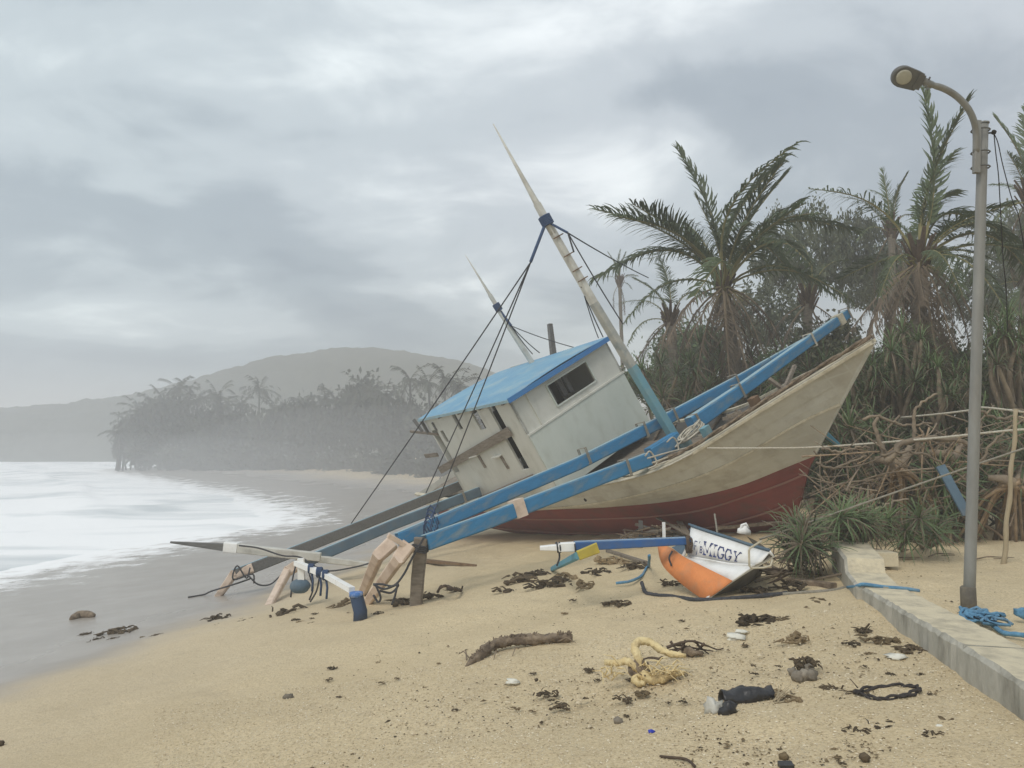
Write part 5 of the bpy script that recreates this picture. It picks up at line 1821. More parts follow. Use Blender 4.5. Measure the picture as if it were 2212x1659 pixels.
screwpine('spiky screwpine in the middle of the thicket below the white rope', pp(1950, 12.4), scatter_heads(1950, 1030, 70, 60, 12.6, 9), 12, dry=1)
screwpine('green screwpine low beside the lamp pole', pp(2050, 11.6), scatter_heads(2045, 1075, 50, 45, 11.8, 8), 8)
screwpine('screwpine between the lamp pole and the bare pole', pp(2150, 12.0), scatter_heads(2140, 960, 40, 70, 12.2, 9), 9)
# fallen green head in front of the stem and loose heads on the sand
screwpine('fallen screwpine with fresh green leaves lying in front of the red stem', G(1835, 1195), scatter_heads(1850, 1135, 62, 30, 9.1, 16, .4), 0, r=.04, scale=.55)
screwpine('fallen screwpine heads drooping beside the nose of the small boat', G(1735, 1200), scatter_heads(1735, 1165, 42, 42, 8.7, 10, .35), 0, r=.04, scale=.55, dry=1)
screwpine('small dark screwpine lying below the prop roots', G(1990, 1170), scatter_heads(1980, 1140, 60, 25, 9.3, 7, .3), 0, r=.05, scale=.6)
# the big prop root fans and bare limbs
def limb(label, px, d, r0, r1, name='bare_branch', group=None):
    pts = lerp_path([P(x, y, d + (q[0] if q else 0)) for x, y, *q in px], 5)
    pts = [p + Vector((random.uniform(-.02, .02), 0, random.uniform(-.02, .02))) for p in pts]
    mb = MB(); mb.tube(pts, [.62 * (r0 + (r1 - r0) * i / len(pts)) for i in range(len(pts))], 7, lump=.2)
    return solo(name, mb, [M_bark()], label, 'branch', group, smooth=True)


limb('thick pale branch curving right across the thicket below the white rope', [(1915, 1000), (1940, 965), (1975, 950), (2030, 948), (2080, 955), (2110, 975)], 10.2, .065, .04)
limb('pale branch running level from the hull to the thicket', [(1772, 968), (1810, 975), (1850, 968), (1880, 965)], 10.6, .03, .02)
limb('forked bare branch standing up at the white rope', [(1990, 1000), (1975, 940), (1972, 900), (1990, 870), (2020, 850)], 10.4, .05, .02)
limb('bare branch leaning left from the root hub', [(1930, 1010), (1905, 970), (1890, 930), (1895, 900)], 10.3, .06, .03)
limb('level bare branch along the white rope', [(1860, 905), (1900, 900), (1940, 915), (1965, 920), (2010, 912)], 10.6, .035, .02)
limb('long bare branch arching down to the lamp pole', [(1905, 985), (1950, 975), (2000, 985), (2050, 1010), (2085, 1040)], 10.0, .03, .02)
limb('low bare branch at the foot of the thicket', [(1850, 1090), (1890, 1100), (1930, 1085), (1965, 1078)], 9.9, .035, .02)
limb('bare branch behind the red stem', [(1760, 1000), (1800, 1010), (1840, 1000), (1870, 985)], 10.8, .03, .02)
limb('bare twisted branch at the right by the bare pole', [(2110, 880), (2150, 905), (2190, 900), (2230, 925)], 10.4, .035, .02)
limb('bare branch rising right of the lamp pole', [(2110, 1010), (2140, 960), (2175, 925), (2215, 905)], 10.2, .03, .018)


for k_, (xa, xb, ya, yb, da, db, n_, lab) in enumerate(((1775, 1890, 960, 1120, 10.3, 11.6, 46, 'tangle of dead sticks right behind the red stem'), (1880, 2080, 930, 1110, 10.2, 11.8, 70, 'tangle of dead sticks in the middle of the thicket'), (2090, 2215, 880, 1110, 10.4, 11.8, 46, 'tangle of dead sticks right of the lamp pole'))):
    t = thing('stick_tangle', lab, 'branches', pp((xa + xb) / 2, (da + db) / 2), 'stick tangles in the thicket')
    for i in range(n_):
        c = P(random.uniform(xa, xb), random.uniform(ya, yb), random.uniform(da, db))
        d = Vector((random.uniform(-1, 1), random.uniform(-.4, .4), random.uniform(-.9, .7))).normalized() * random.uniform(.15, .6)
        m_ = c + Vector((random.uniform(-.08, .08), 0, random.uniform(-.08, .08)))
        r_ = random.uniform(.006, .016)
        mb = MB(); mb.tube(lerp_path([c - d, m_, c + d], 3), [r_ * (1 - .1 * q) for q in range(7)], 5, lump=.2); part('stick', mb, [random.choice((M_bark(), M_bark(), M_root(), M_drift()))], t, True, world=True)


def root_fan(label, hub, foot_px, group='prop root stands'):
    b = G(*foot_px[len(foot_px) // 2])
    t = thing('prop_root_stand', label, 'roots', b, group)
    mb = MB(); mb.tube(lerp_path([hub + Vector((-.22, .15, .05)), hub + Vector((-.05, 0, .02)), hub + Vector((.08, .02, -.03)), hub + Vector((.3, .2, .22))], 4), [.045, .05, .06, .07, .075, .075, .075, .07, .065, .06, .05, .045, .04], 8, lump=.2); part('root_hub', mb, [M_bark()], t, True, world=True)
    for x, y in foot_px:
        f = G(x, y, -.03)
        f.y += random.uniform(-.3, .5); f.z = gzf(f.x, f.y) - .03
        m_ = hub.lerp(f, .4) + Vector(((f.x - hub.x) * .12, 0, .12))
        mb = MB(); mb.tube(lerp_path([hub + Vector((random.uniform(-.08, .08), random.uniform(-.1, .1), random.uniform(-.1, .05))), m_, f], 3), [.03] * 3 + [.022] * 4, 5, lump=.15)
        part('prop_root', mb, [M_root()], t, True, world=True)
    return t


root_fan('fan of orange brown prop roots right of the lamp pole', P(2185, 1040, 10.6), [(2075 + i * 10, 1166 + random.uniform(-5, 8)) for i in range(18)])
root_fan('fan of pale prop roots in the middle of the thicket', P(1935, 1000, 10.9), [(1870 + i * 11, 1160 + random.uniform(-8, 8)) for i in range(17)])
root_fan('fan of grey prop roots just left of the lamp pole', P(2050, 985, 11.2), [(1985 + i * 10, 1155 + random.uniform(-6, 8)) for i in range(14)])

# ================================================================ TREES
def leaf_cloud(name, n, m_, seed, size, radii=(1, 1, 1), clumps=26, spread=.28, upright=0.0):
    rn = np.random.default_rng(seed)
    mb = MB()
    cl = rn.normal(size=(clumps, 3)); cl /= np.linalg.norm(cl, axis=1)[:, None]
    cl *= (rn.random((clumps, 1)) ** .45)
    cl[:, 2] = np.abs(cl[:, 2]) * 1.1 - .35
    for i in range(n):
        c = cl[rn.integers(clumps)]
        p = c + rn.normal(size=3) * spread * .5
        p = np.array([p[0] * radii[0], p[1] * radii[1], p[2] * radii[2]])
        d = rn.normal(size=3); d[2] = d[2] * (1 - upright) + upright * 1.5
        d /= np.linalg.norm(d)
        s = np.cross(d, rn.normal(size=3)); s /= np.linalg.norm(s)
        l_ = size * rn.uniform(.6, 1.3); w = l_ * .32
        mb.add([p - s * w * .3, p + d * l_ * .5 - s * w, p + d * l_, p + d * l_ * .5 + s * w], [(0, 1, 2, 3)])
    return mb.mesh(name, m_), cl


CL = [leaf_cloud('crown_leaves', 6200, M_leafA(), 41, .07, (1, 1, 1), 95, .13, .6), leaf_cloud('crown_leaves', 9500, M_leafB(), 42, .10, (1, 1, 1), 50, .34, .2),
      leaf_cloud('crown_leaves', 9500, M_leafC(), 43, .10, (1, 1, 1), 52, .34, .3), leaf_cloud('crown_leaves', 6600, M_leafA(), 44, .065, (1, 1, 1), 110, .12, .7)]


def tree(label, base, cen, rad, kind, group=None, r=.12, name='tree', cat='tree'):
    t = thing(name, label, cat, base, group)
    me_, cl = CL[kind]
    o = link('crown', me_, t)
    o.matrix_local = WM[t].inverted() @ (Matrix.Translation(cen) @ Matrix.Rotation(random.uniform(0, 6), 4, 'Z') @ Matrix.Diagonal((rad[0], rad[1], rad[2], 1)))
    mb = MB()
    hub = base.lerp(cen, .55)
    mb.tube(branch_path(base - Vector((0, 0, .2)), hub, .2), [r * 1.2] * 6 + [r] * 7, 7, lump=.1)
    Mx = o.matrix_local
    for i in range(0, len(cl), 3):
        q = WM[t] @ (Mx @ Vector(cl[i]))
        mb.tube(branch_path(hub - Vector((0, 0, random.uniform(0, .4))), q, .25, 4), [r * .55] * 3 + [r * .3] * 3 + [r * .12] * 3, 4)
    part('trunk', mb, [M_trunk()], t, True, world=True)
    return t


def tr(label, bx, d, cx_, cy_, rx, ry, kind, r=.12, name='tree', group=None, cat='tree', rd=None):
    sc = d / FPX
    return tree(label, pp(bx, d), P(cx_, cy_, d), (rx * sc, (rd or rx * .8) * sc, ry * sc), kind, group, r, name, cat)


tr('tall thin leaved grey tree between the two tall palms', 1790, 27, 1770, 560, 105, 165, 3)
tr('sparse grey tree with small leaf tufts left of the slim palm', 1850, 28, 1850, 560, 80, 140, 0)
tr('grey leafed tree behind the second palm', 1930, 26, 1960, 600, 110, 130, 0)
tr('dim grey tree at the right behind the lamp', 2130, 27, 2120, 640, 110, 130, 3)
tr('grey brown tree behind the first palm trunk', 1640, 26, 1650, 700, 110, 120, 0)
tr('green undergrowth tree beyond the cabin', 1420, 30, 1410, 830, 85, 55, 1)
tr('green tree low behind the palm trunk', 1560, 24, 1560, 850, 110, 70, 1)
tr('brown dense tree behind the bow', 1800, 19, 1800, 790, 110, 110, 2)
tr('dense brown tree behind the second palm trunk', 1990, 18, 1990, 800, 110, 120, 2)
tr('dark green tree behind the lamp pole at roof height', 2110, 17, 2110, 830, 90, 110, 1)
tr('dark tree at the right edge', 2220, 16, 2230, 860, 90, 130, 2)
tr('slender grey tree rising right behind the tall palm crown', 1690, 29, 1690, 560, 80, 150, 3)
tr('grey tree filling the gap between the slim palm and the second palm', 1895, 30, 1900, 620, 90, 130, 3)
tr('green leafed tree behind the low drooping palm', 1500, 31, 1500, 760, 90, 90, 1)
tr('tall dim tree at the right edge behind the cut off palm', 2200, 28, 2200, 560, 90, 150, 0)
tr('green tree behind the crossing of the two booms', 1690, 24, 1690, 800, 90, 80, 1)
BG = 'bushes at the foot of the thicket'
for i, (bx, d, cy_, rx, ry, kind, lab) in enumerate([
    (1790, 14.5, 1010, 80, 90, 2, 'dark bush right behind the red stem'), (1880, 14, 1000, 90, 100, 1, 'bush behind the thick pale branch'), (1970, 13.5, 990, 90, 100, 2, 'brown bush behind the pale prop roots'),
    (2070, 13.2, 980, 90, 110, 1, 'green bush behind the lamp pole'), (2160, 13, 1000, 90, 110, 2, 'brown bush behind the bare pole'), (2240, 12.5, 1010, 90, 120, 1, 'green bush at the right edge'),
    (1640, 20, 880, 110, 70, 1, 'bush behind the blue boom and the palm trunk'), (1500, 22, 880, 100, 60, 2, 'brown bush behind the cabin corner'), (1750, 17, 900, 110, 80, 2, 'brown bush behind the bow interior')]):
    tr(lab, bx, d, bx, cy_, rx, ry, kind, .06, 'bush', BG, 'bush')

# ---------------------------------------------------------------- far shore grove
def far_frond_crown(seed, n=15, torn=.2):
    rn = random.Random(seed)
    mb = MB()
    for i in range(n):
        a = i * 2.399 + rn.uniform(-.3, .3)
        el = rn.uniform(-.7, 1.2)
        ln = rn.uniform(.75, 1.1)
        d = Vector((math.cos(a) * math.cos(el), math.sin(a) * math.cos(el), math.sin(el)))
        side = Vector((-math.sin(a), math.cos(a), 0))
        pts = []
        p = Vector((0, 0, 0)); dd = d.copy()
        for k in range(7):
            pts.append(p.copy()); p = p + dd * ln / 6
            dd = (dd + Vector((.04, 0, -.20))).normalized()
        for k in range(1, 7):
            for sd_ in (-1, 1):
                for q in (0, .5):
                    if rn.random() < torn: continue
                    b0 = pts[k - 1].lerp(pts[k], q)
                    e_ = b0 + side * sd_ * .16 + (pts[k] - pts[k - 1]) * .8 + Vector((0, 0, -.13))
                    w = (pts[k] - pts[k - 1]) * .22
                    mb.add([b0 - w, b0 + w, e_ + w * .2], [(0, 1, 2)])
        mb.strip(pts, [.012] * 7, [side] * 7)
    return mb.mesh('far_palm_crown', M_far())


FPC = [far_frond_crown(50 + i, 15 + i, .1 + .1 * i) for i in range(4)]
FTC = [leaf_cloud('far_tree_crown', 2600, M_far(), 60 + i, .21, (1, 1, 1), 26, .46, .2)[0] for i in range(3)]
FTR = mat('far_trunk', (.06, .055, .045), (.045, .04, .035), 3, .9)


def far_palm(px, ytop, d, rad, label, k):
    c = P(px, ytop - 12 + 22 * rad / 2.6 * 60 / d, d)
    b = pp(px + random.uniform(-6, 6), d)
    t = thing('far_palm', label, 'palm', b, 'palms of the grove across the bay')
    o = link('crown', FPC[k % 4], t); o.location = c - b; o.scale = (rad,) * 3; o.rotation_euler = (0, 0, random.uniform(0, 6))
    mb = MB(); mb.tube([b, b.lerp(c, .5) + Vector((random.uniform(-.3, .3), 0, 0)), c], [.16, .13, .1], 5); part('trunk', mb, [FTR], t, True, world=True)


def far_tree(px, ycen, d, rx, ry, label, k):
    c = P(px, ycen + 6, d)
    b = pp(px, d)
    t = thing('far_tree', label, 'tree', b, 'trees of the grove across the bay')
    s = d / FPX
    o = link('crown', FTC[k % 3], t); o.location = c - b; kx = random.uniform(.62, .85); o.scale = (rx * s * kx, rx * s * kx, ry * s * random.uniform(.95, 1.25)); o.rotation_euler = (0, 0, random.uniform(0, 6))
    mb = MB()
    for i in range(3):
        mb.tube([b + Vector((random.uniform(-1, 1), random.uniform(-.5, .5), -.2)), c + Vector((random.uniform(-1, 1) * rx * s * .5, 0, -ry * s * .2))], [.13, .06], 5)
    part('trunk', mb, [FTR], t, True, world=True)


ORD = 'first second third fourth fifth sixth seventh eighth ninth tenth eleventh twelfth thirteenth fourteenth fifteenth sixteenth seventeenth eighteenth nineteenth twentieth twenty-first twenty-second twenty-third twenty-fourth'.split()
for i, (px, y, d, r_) in enumerate([(258, 935, 103, 2.6), (275, 915, 104, 2.7), (300, 885, 104, 3), (330, 872, 103, 3.0), (352, 862, 102, 3), (385, 838, 106, 3.2), (408, 850, 104, 3.2), (425, 862, 102, 3),
                                    (470, 852, 101, 3), (478, 872, 100, 3), (520, 872, 99, 2.8), (560, 838, 98, 3), (590, 880, 96, 2.8), (655, 878, 93, 2.8), (700, 862, 92, 2.8), (725, 858, 90, 3), (775, 835, 88, 3),
                                    (800, 845, 87, 3), (835, 850, 84, 3), (885, 815, 80, 2.6), (925, 822, 78, 2.4), (962, 815, 76, 2.6), (990, 830, 74, 2.6)]):
    far_palm(px, y, d, r_, f'{ORD[i]} hazy palm from the seaward tip of the grove across the bay', i)
TL = 'hazy dark tree in the dense grove across the bay'
for i, (px, y, d, rx, ry) in enumerate([(262, 960, 106, 24, 28), (290, 930, 106, 42, 46), (330, 920, 106, 48, 52), (375, 915, 104, 48, 56), (420, 920, 103, 50, 52), (465, 930, 102, 50, 50), (515, 940, 100, 52, 48), (560, 935, 99, 52, 52),
                                        (610, 935, 97, 54, 52), (655, 930, 95, 54, 56), (700, 920, 93, 54, 58), (745, 905, 91, 56, 66), (790, 905, 89, 60, 70), (835, 915, 86, 60, 66), (880, 930, 82, 60, 60), (930, 935, 78, 64, 58),
                                        (985, 925, 74, 66, 62), (1045, 920, 70, 66, 60), (310, 975, 102, 46, 34), (380, 985, 100, 52, 32), (450, 990, 97, 56, 32), (520, 998, 94, 58, 30), (590, 1000, 91, 60, 32), (660, 1000, 88, 62, 34),
                                        (730, 1000, 85, 64, 36), (800, 1005, 80, 66, 36), (870, 1010, 74, 70, 38), (945, 1010, 68, 74, 40), (1030, 1000, 62, 80, 44), (1130, 990, 58, 80, 50), (1220, 960, 55, 80, 60), (1320, 930, 52, 80, 60)]):
    far_tree(px, y, d, rx, ry, TL, i)

# ================================================================ BEACH DEBRIS
def tangle(n, size, seed, flat=.45, bits=10, thick=.02):
    rn = random.Random(seed)
    mb = MB()
    st = random.getstate(); random.seed(seed)
    for i in range(n):
        a = rn.uniform(0, 6.28); r_ = size * rn.random() ** .7
        p = Vector((r_ * math.cos(a), r_ * .7 * math.sin(a), rn.uniform(0, size * flat * (1 - r_ / size * .8))))
        d = Vector((rn.uniform(-1, 1), rn.uniform(-1, 1), rn.uniform(-.3, .5))).normalized()
        l_ = size * rn.uniform(.3, .8)
        q = p + d * l_ * .5 + Vector((rn.uniform(-1, 1), rn.uniform(-1, 1), rn.uniform(-.2, .6))) * l_ * .2
        e_ = p + d * l_; e_.z = max(0, e_.z * .6)
        t = thick * size * rn.uniform(.5, 1.4) / .3
        mb.tube([p, q, e_], [t, t * .8, t * .3], 4, lump=.2)
    for i in range(bits):
        a = rn.uniform(0, 6.28); r_ = size * .8 * rn.random()
        mb.blob((r_ * math.cos(a), r_ * .7 * math.sin(a), size * .12 * rn.random()), size * rn.uniform(.10, .24), 6, 4, .5, (1, 1, .7))
    random.setstate(st)
    return mb


TG = [tangle(12, .3, 70 + i, .45, 9).mesh('weed_clump_fibre', M_weed(), False) for i in range(4)]
TL_ = [tangle(10, .3, 80 + i, .35, 7).mesh('weed_clump_fibre', M_weedl(), False) for i in range(3)]


def clump(px, py, wpx, label, k=0, light=False, group=None, name='weed_clump', zs=1.0, cat='dried weed'):
    p = G(px, py)
    s = wpx * 1.25 / FPX * p.y / .55
    o = link(name, (TL_ if light else TG)[k % (3 if light else 4)])
    o.location = p; o.scale = (s, s, s * zs); o.rotation_euler = (0, 0, random.uniform(0, 6.28))
    return tag(o, label, cat, group)


WG = 'dried weed clumps on the sand'
for px, py, w, lab, k, lt in [
    (1348, 1512, 42, 'upright brown husk clump below the yellow root', 0, False), (1395, 1500, 46, 'loose pale weed clump just right of the brown husk', 1, True),
    (1630, 1344, 90, 'wide weed heap behind the white plastic scraps', 2, False), (1700, 1338, 50, 'weed heap right of the wide one by the wall', 3, True),
    (1715, 1382, 70, 'flat weed patch above the coconut clump', 0, True), (1742, 1318, 48, 'weed patch near the grey green rope', 1, True), (1770, 1300, 54, 'weed scraps under the blue rope end', 2, True), 
    (1868, 1362, 44, 'dark round husk near the wall', 3, False), (1900, 1385, 70, 'weed trail along the foot of the wall', 0, True), (1840, 1392, 40, 'weed beside the dark round husk', 1, False),
    (1960, 1405, 60, 'dark weed at the wall foot above the white foam scrap', 2, False), (1800, 1490, 46, 'brown weed left of the rope loop', 3, False), (1810, 1510, 34, 'black scrap under the brown weed left of the loop', 0, False),
    (1850, 1500, 56, 'dark fibre knot at the left end of the rope loop', 1, False), (1850, 1582, 62, 'dark bushy husk in the lower right', 2, False), (1815, 1576, 30, 'small brown husk left of the bushy one', 3, False),
    (1905, 1572, 58, 'weed sprig right of the bushy husk', 0, False), (2040, 1560, 70, 'weed tangle below the wall in the lower right', 1, True), (2015, 1588, 50, 'dark weed under the second foam scrap', 2, False),
    (1700, 1510, 70, 'pale straw and weed at the right end of the black plastic', 0, True), (1130, 1255, 90, 'weed heap at the left end of the debris line by the paddle', 1, False), (1200, 1262, 80, 'weed heap in the middle of the debris line', 2, False),
    (1260, 1266, 60, 'weed scatter at the right of the debris line', 3, True), (1440, 1262, 40, 'weed in front of the orange hull', 0, False), (1480, 1262, 56, 'weed tuft by the lower edge of the orange hull', 1, False),
    (1340, 1305, 46, 'isolated weed streak in front of the dark rope', 2, False), (1310, 1306, 30, 'small weed streak left of the isolated one', 3, False), (1090, 1278, 46, 'weed streak on the sand left of the debris line', 0, False),
    (925, 1290, 60, 'dark seaweed heap at the foot of the wooden post', 1, False), (870, 1303, 60, 'seaweed and green netting left of the wooden post', 2, False), (742, 1306, 56, 'grey driftwood tangle left of the blue float post', 3, True),
    (1720, 1270, 90, 'dark branch litter beside the small boat nose', 0, False), (1640, 1282, 90, 'dark weed under the small boat bow', 1, False), (1690, 1240, 70, 'brown branch litter behind the small boat nose', 2, False),
    (985, 1275, 36, 'curled weed end right of the wooden post', 3, False), (620, 1325, 70, 'thin weed line in front of the left struts', 0, False), (470, 1338, 60, 'weed line on the damp sand at the left', 1, False), (265, 1365, 60, 'weed at the edge of the wet sand', 2, False),
    (1160, 1242, 60, 'weed just below the tip of the paddle', 2, False), (1225, 1250, 70, 'brown weed under the yellow paddle blade', 3, True), (1290, 1240, 70, 'weed below the grey pole', 1, False), (1320, 1215, 70, 'weed between the paddle and the grey pole', 0, True),
    (1380, 1225, 60, 'weed at the lower end of the grey pole', 2, False), (1160, 1270, 50, 'lowest weed of the debris line', 0, False),
    (1275, 1450, 30, 'weed scrap left of the yellow root', 3, False), (1180, 1500, 46, 'thin weed streak in the middle of the sand', 0, False), (1210, 1528, 50, 'dark weed streak left of the brown husk', 1, False), (1150, 1615, 50, 'dark twig scrap at the bottom edge', 2, False)]:
    clump(px, py, w, lab, k, lt, WG, zs=.75)
SMG = 'tiny weed scraps strewn over the sand'
for i in range(150):
    if i < 95:
        px, py = random.triangular(1000, 2150, 1700), 1659 - 380 * random.random() ** 1.3
    elif i < 120:
        px, py = random.uniform(700, 1200), random.uniform(1430, 1650)
    else:
        px = random.uniform(180, 900); py = 1375 - (px - 180) * .075 + random.uniform(-14, 14)
    q = G(px, py)
    if wall_side(q.x, q.y) > -.1 and q.y < 9: continue
    clump(px, py, random.uniform(7, 24), 'tiny brown scrap of weed on the open sand', i, random.random() < .4, SMG, 'weed_scrap', .6)

# fine litter: chips of coral, leaf and bark nobody could count
mb = MB()
for i in range(5200):
    px = random.triangular(300, 2211, 1800); py = 1659 - 420 * random.random() ** 1.1
    if i % 6 == 0: px, py = random.uniform(0, 1400), 1659 - 250 * random.random()
    r = ray(px, py)
    d = 1.62 / max(.08, -r.z)
    x, y = r.x * d, d
    ws = float(wall_side(x, y))
    if -0.03 < ws < .5: continue
    p = Vector((x, y, gzf(x, y) + .004))
    s = random.uniform(.003, .008) * (1 if random.random() < .95 else 2.0)
    a = random.uniform(0, 6.28)
    mb.mi = random.choice((0, 1, 1, 2, 2, 2, 1))
    st_ = random.uniform(1, 2.6)
    c, s2 = math.cos(a), math.sin(a)
    pts = [p + Vector((c * s * st_, s2 * s * st_, 0)), p + Vector((-s2 * s, c * s, .2 * s)), p + Vector((-c * s * st_, -s2 * s * st_, 0)), p + Vector((s2 * s, -c * s, 0)), p + Vector((0, 0, s * .9))]
    mb.add(pts, [(0, 1, 4), (1, 2, 4), (2, 3, 4), (3, 0, 4)])
o = link('beach_litter', mb.mesh('beach_litter', [M_weed(), M_weedl(), mat('coral_chip', (.66, .58, .42), (.5, .4, .26), 30, .9)]))
tag(o, 'fine litter of coral chips, bark and leaf crumbs over the sand', kind='stuff')

# coarse coral gravel of the near sand
def chips(n, xr, yr, smin, smax, mats, name, label, pw=1.0):
    yy = yr[0] + (yr[1] - yr[0]) * rng.random(n) ** pw
    xx = yy * (xr[0] + (xr[1] - xr[0]) * rng.random(n))
    ws = wall_side(xx, yy)
    keep = (ws < -.02) & (gz(xx, yy) > -.85)
    xx, yy = xx[keep], yy[keep]
    zz = gz(xx, yy) + .002
    zz = zz + near_h(xx, yy)
    n = len(xx)
    s_ = rng.uniform(smin, smax, n); st_ = rng.uniform(1, 1.9, n); a = rng.uniform(0, 6.283, n)
    c, d = np.cos(a), np.sin(a)
    V = np.stack([np.stack([xx + c * s_ * st_, yy + d * s_ * st_, zz], 1), np.stack([xx - d * s_, yy + c * s_, zz], 1), np.stack([xx - c * s_ * st_, yy - d * s_ * st_, zz], 1),
                  np.stack([xx + d * s_, yy - c * s_, zz], 1), np.stack([xx + c * s_ * .3, yy + d * s_ * .3, zz + s_ * .9], 1)], 1).reshape(-1, 3)
    b_ = (np.arange(n) * 5)[:, None, None]
    F = (b_ + np.array([(0, 1, 4), (1, 2, 4), (2, 3, 4), (3, 0, 4)])[None]).reshape(-1, 3)
    me_ = bpy.data.meshes.new(name)
    me_.from_pydata(V.tolist(), [], F.tolist())
    for q in mats: me_.materials.append(q)
    me_.polygons.foreach_set('material_index', np.repeat(rng.integers(0, len(mats), n), 4).tolist())
    return tag(link(name, me_), label, kind='stuff')


def near_h(x, y):
    w = 1 - sstep(14, 40, np.hypot(x, y))
    return w * (.07 * fbm(x, y, .7, 1) + .045 * fbm(x, y, 1.9, 2) + .034 * fbm(x, y, 4.6, 3) * sstep(-.5, 2, x + .1 * y))


CHIP = [mat('coral_chip', (.66, .58, .42), (.5, .4, .26), 30, .9), mat('pale_coral_chip', (.80, .73, .58), (.7, .62, .46), 30, .9), mat('tan_chip', (.44, .35, .22), (.36, .28, .17), 30, .9),
        mat('coral_chip', (.66, .58, .42)), mat('buff_chip', (.56, .47, .31), (.48, .39, .25), 30, .9)]  # last tone is a plain buff, mixed at random among the chips
chips(26000, (-.45, .75), (3.2, 7.2), .003, .0062, CHIP, 'coral_gravel', 'coarse coral gravel on the near sand', .8)

# driftwood log
lg = G(1120, 1412)
t = thing('driftwood_log', 'gnarled brown driftwood log lying on the sand left of the yellow root', 'driftwood', lg)
pth = lerp_path([G(1006, 1445, .02), G(1030, 1432, .05), G(1062, 1414, .075), G(1100, 1404, .085), G(1150, 1399, .075), G(1200, 1394, .065), G(1236, 1390, .055)], 7)
mb = MB(); mb.tube(pth, [.010 + .036 * min(1, i / 7) - .010 * max(0, i - 25) / 17 for i in range(len(pth))], 14, lump=.38); part('log', mb, [M_drift()], t, True, world=True)
for i in range(46):
    k = random.randrange(4, len(pth) - 1)
    p = pth[k] + Vector((0, random.uniform(-.025, .025), .034))
    mb = MB(); mb.tube([p, p + Vector((random.uniform(-.02, .02), random.uniform(-.02, .02), random.uniform(.01, .035)))], [.012, .004], 5, lump=.3); part('knot', mb, [M_drift()], t, world=True)
for a, b in (((1012, 1432), (990, 1420)), ((1008, 1438), (1003, 1412)), ((1205, 1398), (1244, 1396)), ((1075, 1420), (1066, 1432)), ((1120, 1412), (1106, 1425))):
    p, q = G(*a, .05), G(*b, .03)
    mb = MB(); mb.tube([p, p.lerp(q, .5) + Vector((0, 0, .04)), q], [.008, .006, .003], 4); part('rootlet', mb, [M_drift()], t, world=True)

# yellow uprooted palm root
yr0 = G(1400, 1470)
t = thing('uprooted_stump', 'pale yellow twisted root stump arching over the sand', 'root', yr0)
dy = yr0.y
hub = P(1385, 1440, dy)
for pts, r in (([(1388, 1452, dy), (1380, 1425, dy), (1370, 1400, dy + .1), (1382, 1385, dy + .15), (1405, 1388, dy + .15), (1425, 1402, dy + .1), (1450, 1412, dy + .05), (1480, 1416, dy)], [.034, .036, .034, .036, .032, .03, .027, .02]),
               ([(1385, 1448, dy), (1370, 1438, dy - .02), (1352, 1428, dy + .05), (1330, 1432, dy + .1), (1305, 1430, dy + .1)], [.035, .034, .03, .028, .02]),
               ([(1385, 1450, dy), (1400, 1465, dy - .05), (1430, 1470, dy - .05), (1460, 1462, dy), (1478, 1455, dy)], [.04, .04, .04, .024, .012]),
               ([(1378, 1450, dy), (1372, 1470, dy - .05), (1392, 1482, dy - .1)], [.035, .035, .02]),
               ([(1405, 1462, dy), (1425, 1482, dy - .05), (1432, 1490, dy - .1)], [.035, .04, .02])):
    q = lerp_path([P(*p) for p in pts], 5)
    q = [Vector((v.x, v.y, max(v.z, gzf(v.x, v.y) + .015))) for v in q]
    rr = np.interp(np.linspace(0, 1, len(q)), np.linspace(0, 1, len(r)), r)
    mb = MB(); mb.tube(q, list(rr * .85), 10, lump=.3); part('root', mb, [M_yroot()], t, True, world=True)
for i in range(46):
    b0 = P(random.choice((1310, 1330, 1385, 1400, 1425, 1440, 1460)) + random.uniform(-14, 14), 1452 + random.uniform(-18, 24), dy - .05)
    b0.z = max(b0.z, gzf(b0.x, b0.y) + .02)
    e_ = b0 + Vector((random.uniform(-.16, .16), random.uniform(-.16, .06), random.uniform(-.06, .08)))
    e_.z = max(e_.z, gzf(e_.x, e_.y) + .005)
    mb = MB(); mb.tube([b0, b0.lerp(e_, .5) + Vector((0, 0, .03)), e_], [.007, .005, .002], 4); part('fibre', mb, [M_yroot()], t, world=True)
mb = MB(); mb.blob(hub - Vector((0, 0, .03)), .07, 9, 7, .5); part('root_core', mb, [M_drift()], t, True, world=True)

# dark branch heap behind the yellow root
hb = G(1495, 1412)
t = thing('branch_heap', 'heap of thin dark branches behind the yellow root', 'branches', hb)
for pts in ([(1440, 1398), (1470, 1388), (1500, 1385), (1535, 1398), (1562, 1408)], [(1435, 1408), (1480, 1400), (1520, 1412)], [(1448, 1385), (1460, 1400), (1490, 1408)], [(1500, 1384), (1512, 1398), (1530, 1412)],
            [(1430, 1420), (1400, 1432), (1370, 1436)], [(1460, 1392), (1500, 1400), (1540, 1406)], [(1480, 1384), (1470, 1400), (1452, 1412)], [(1520, 1390), (1500, 1408), (1480, 1416)]):
    mb = MB(); q = lerp_path([P(x, y, hb.y - .05 + random.uniform(-.08, .08)) for x, y in pts], 4)
    q = [Vector((v.x, v.y, max(v.z, gzf(v.x, v.y) + .01))) for v in q]
    mb.tube(q, [.012 - .008 * i / len(q) for i in range(len(q))], 5, lump=.2); part('branch', mb, [M_fibre()], t, True, world=True)
mb = MB(); mb.tube(lerp_path([G(1478, 1414, .03), G(1500, 1418, .03), G(1518, 1418, .025)], 4), [.035] * 4 + [.02] * 5, 8, lump=.15); part('branch_stub', mb, [M_drift()], t, True, world=True)

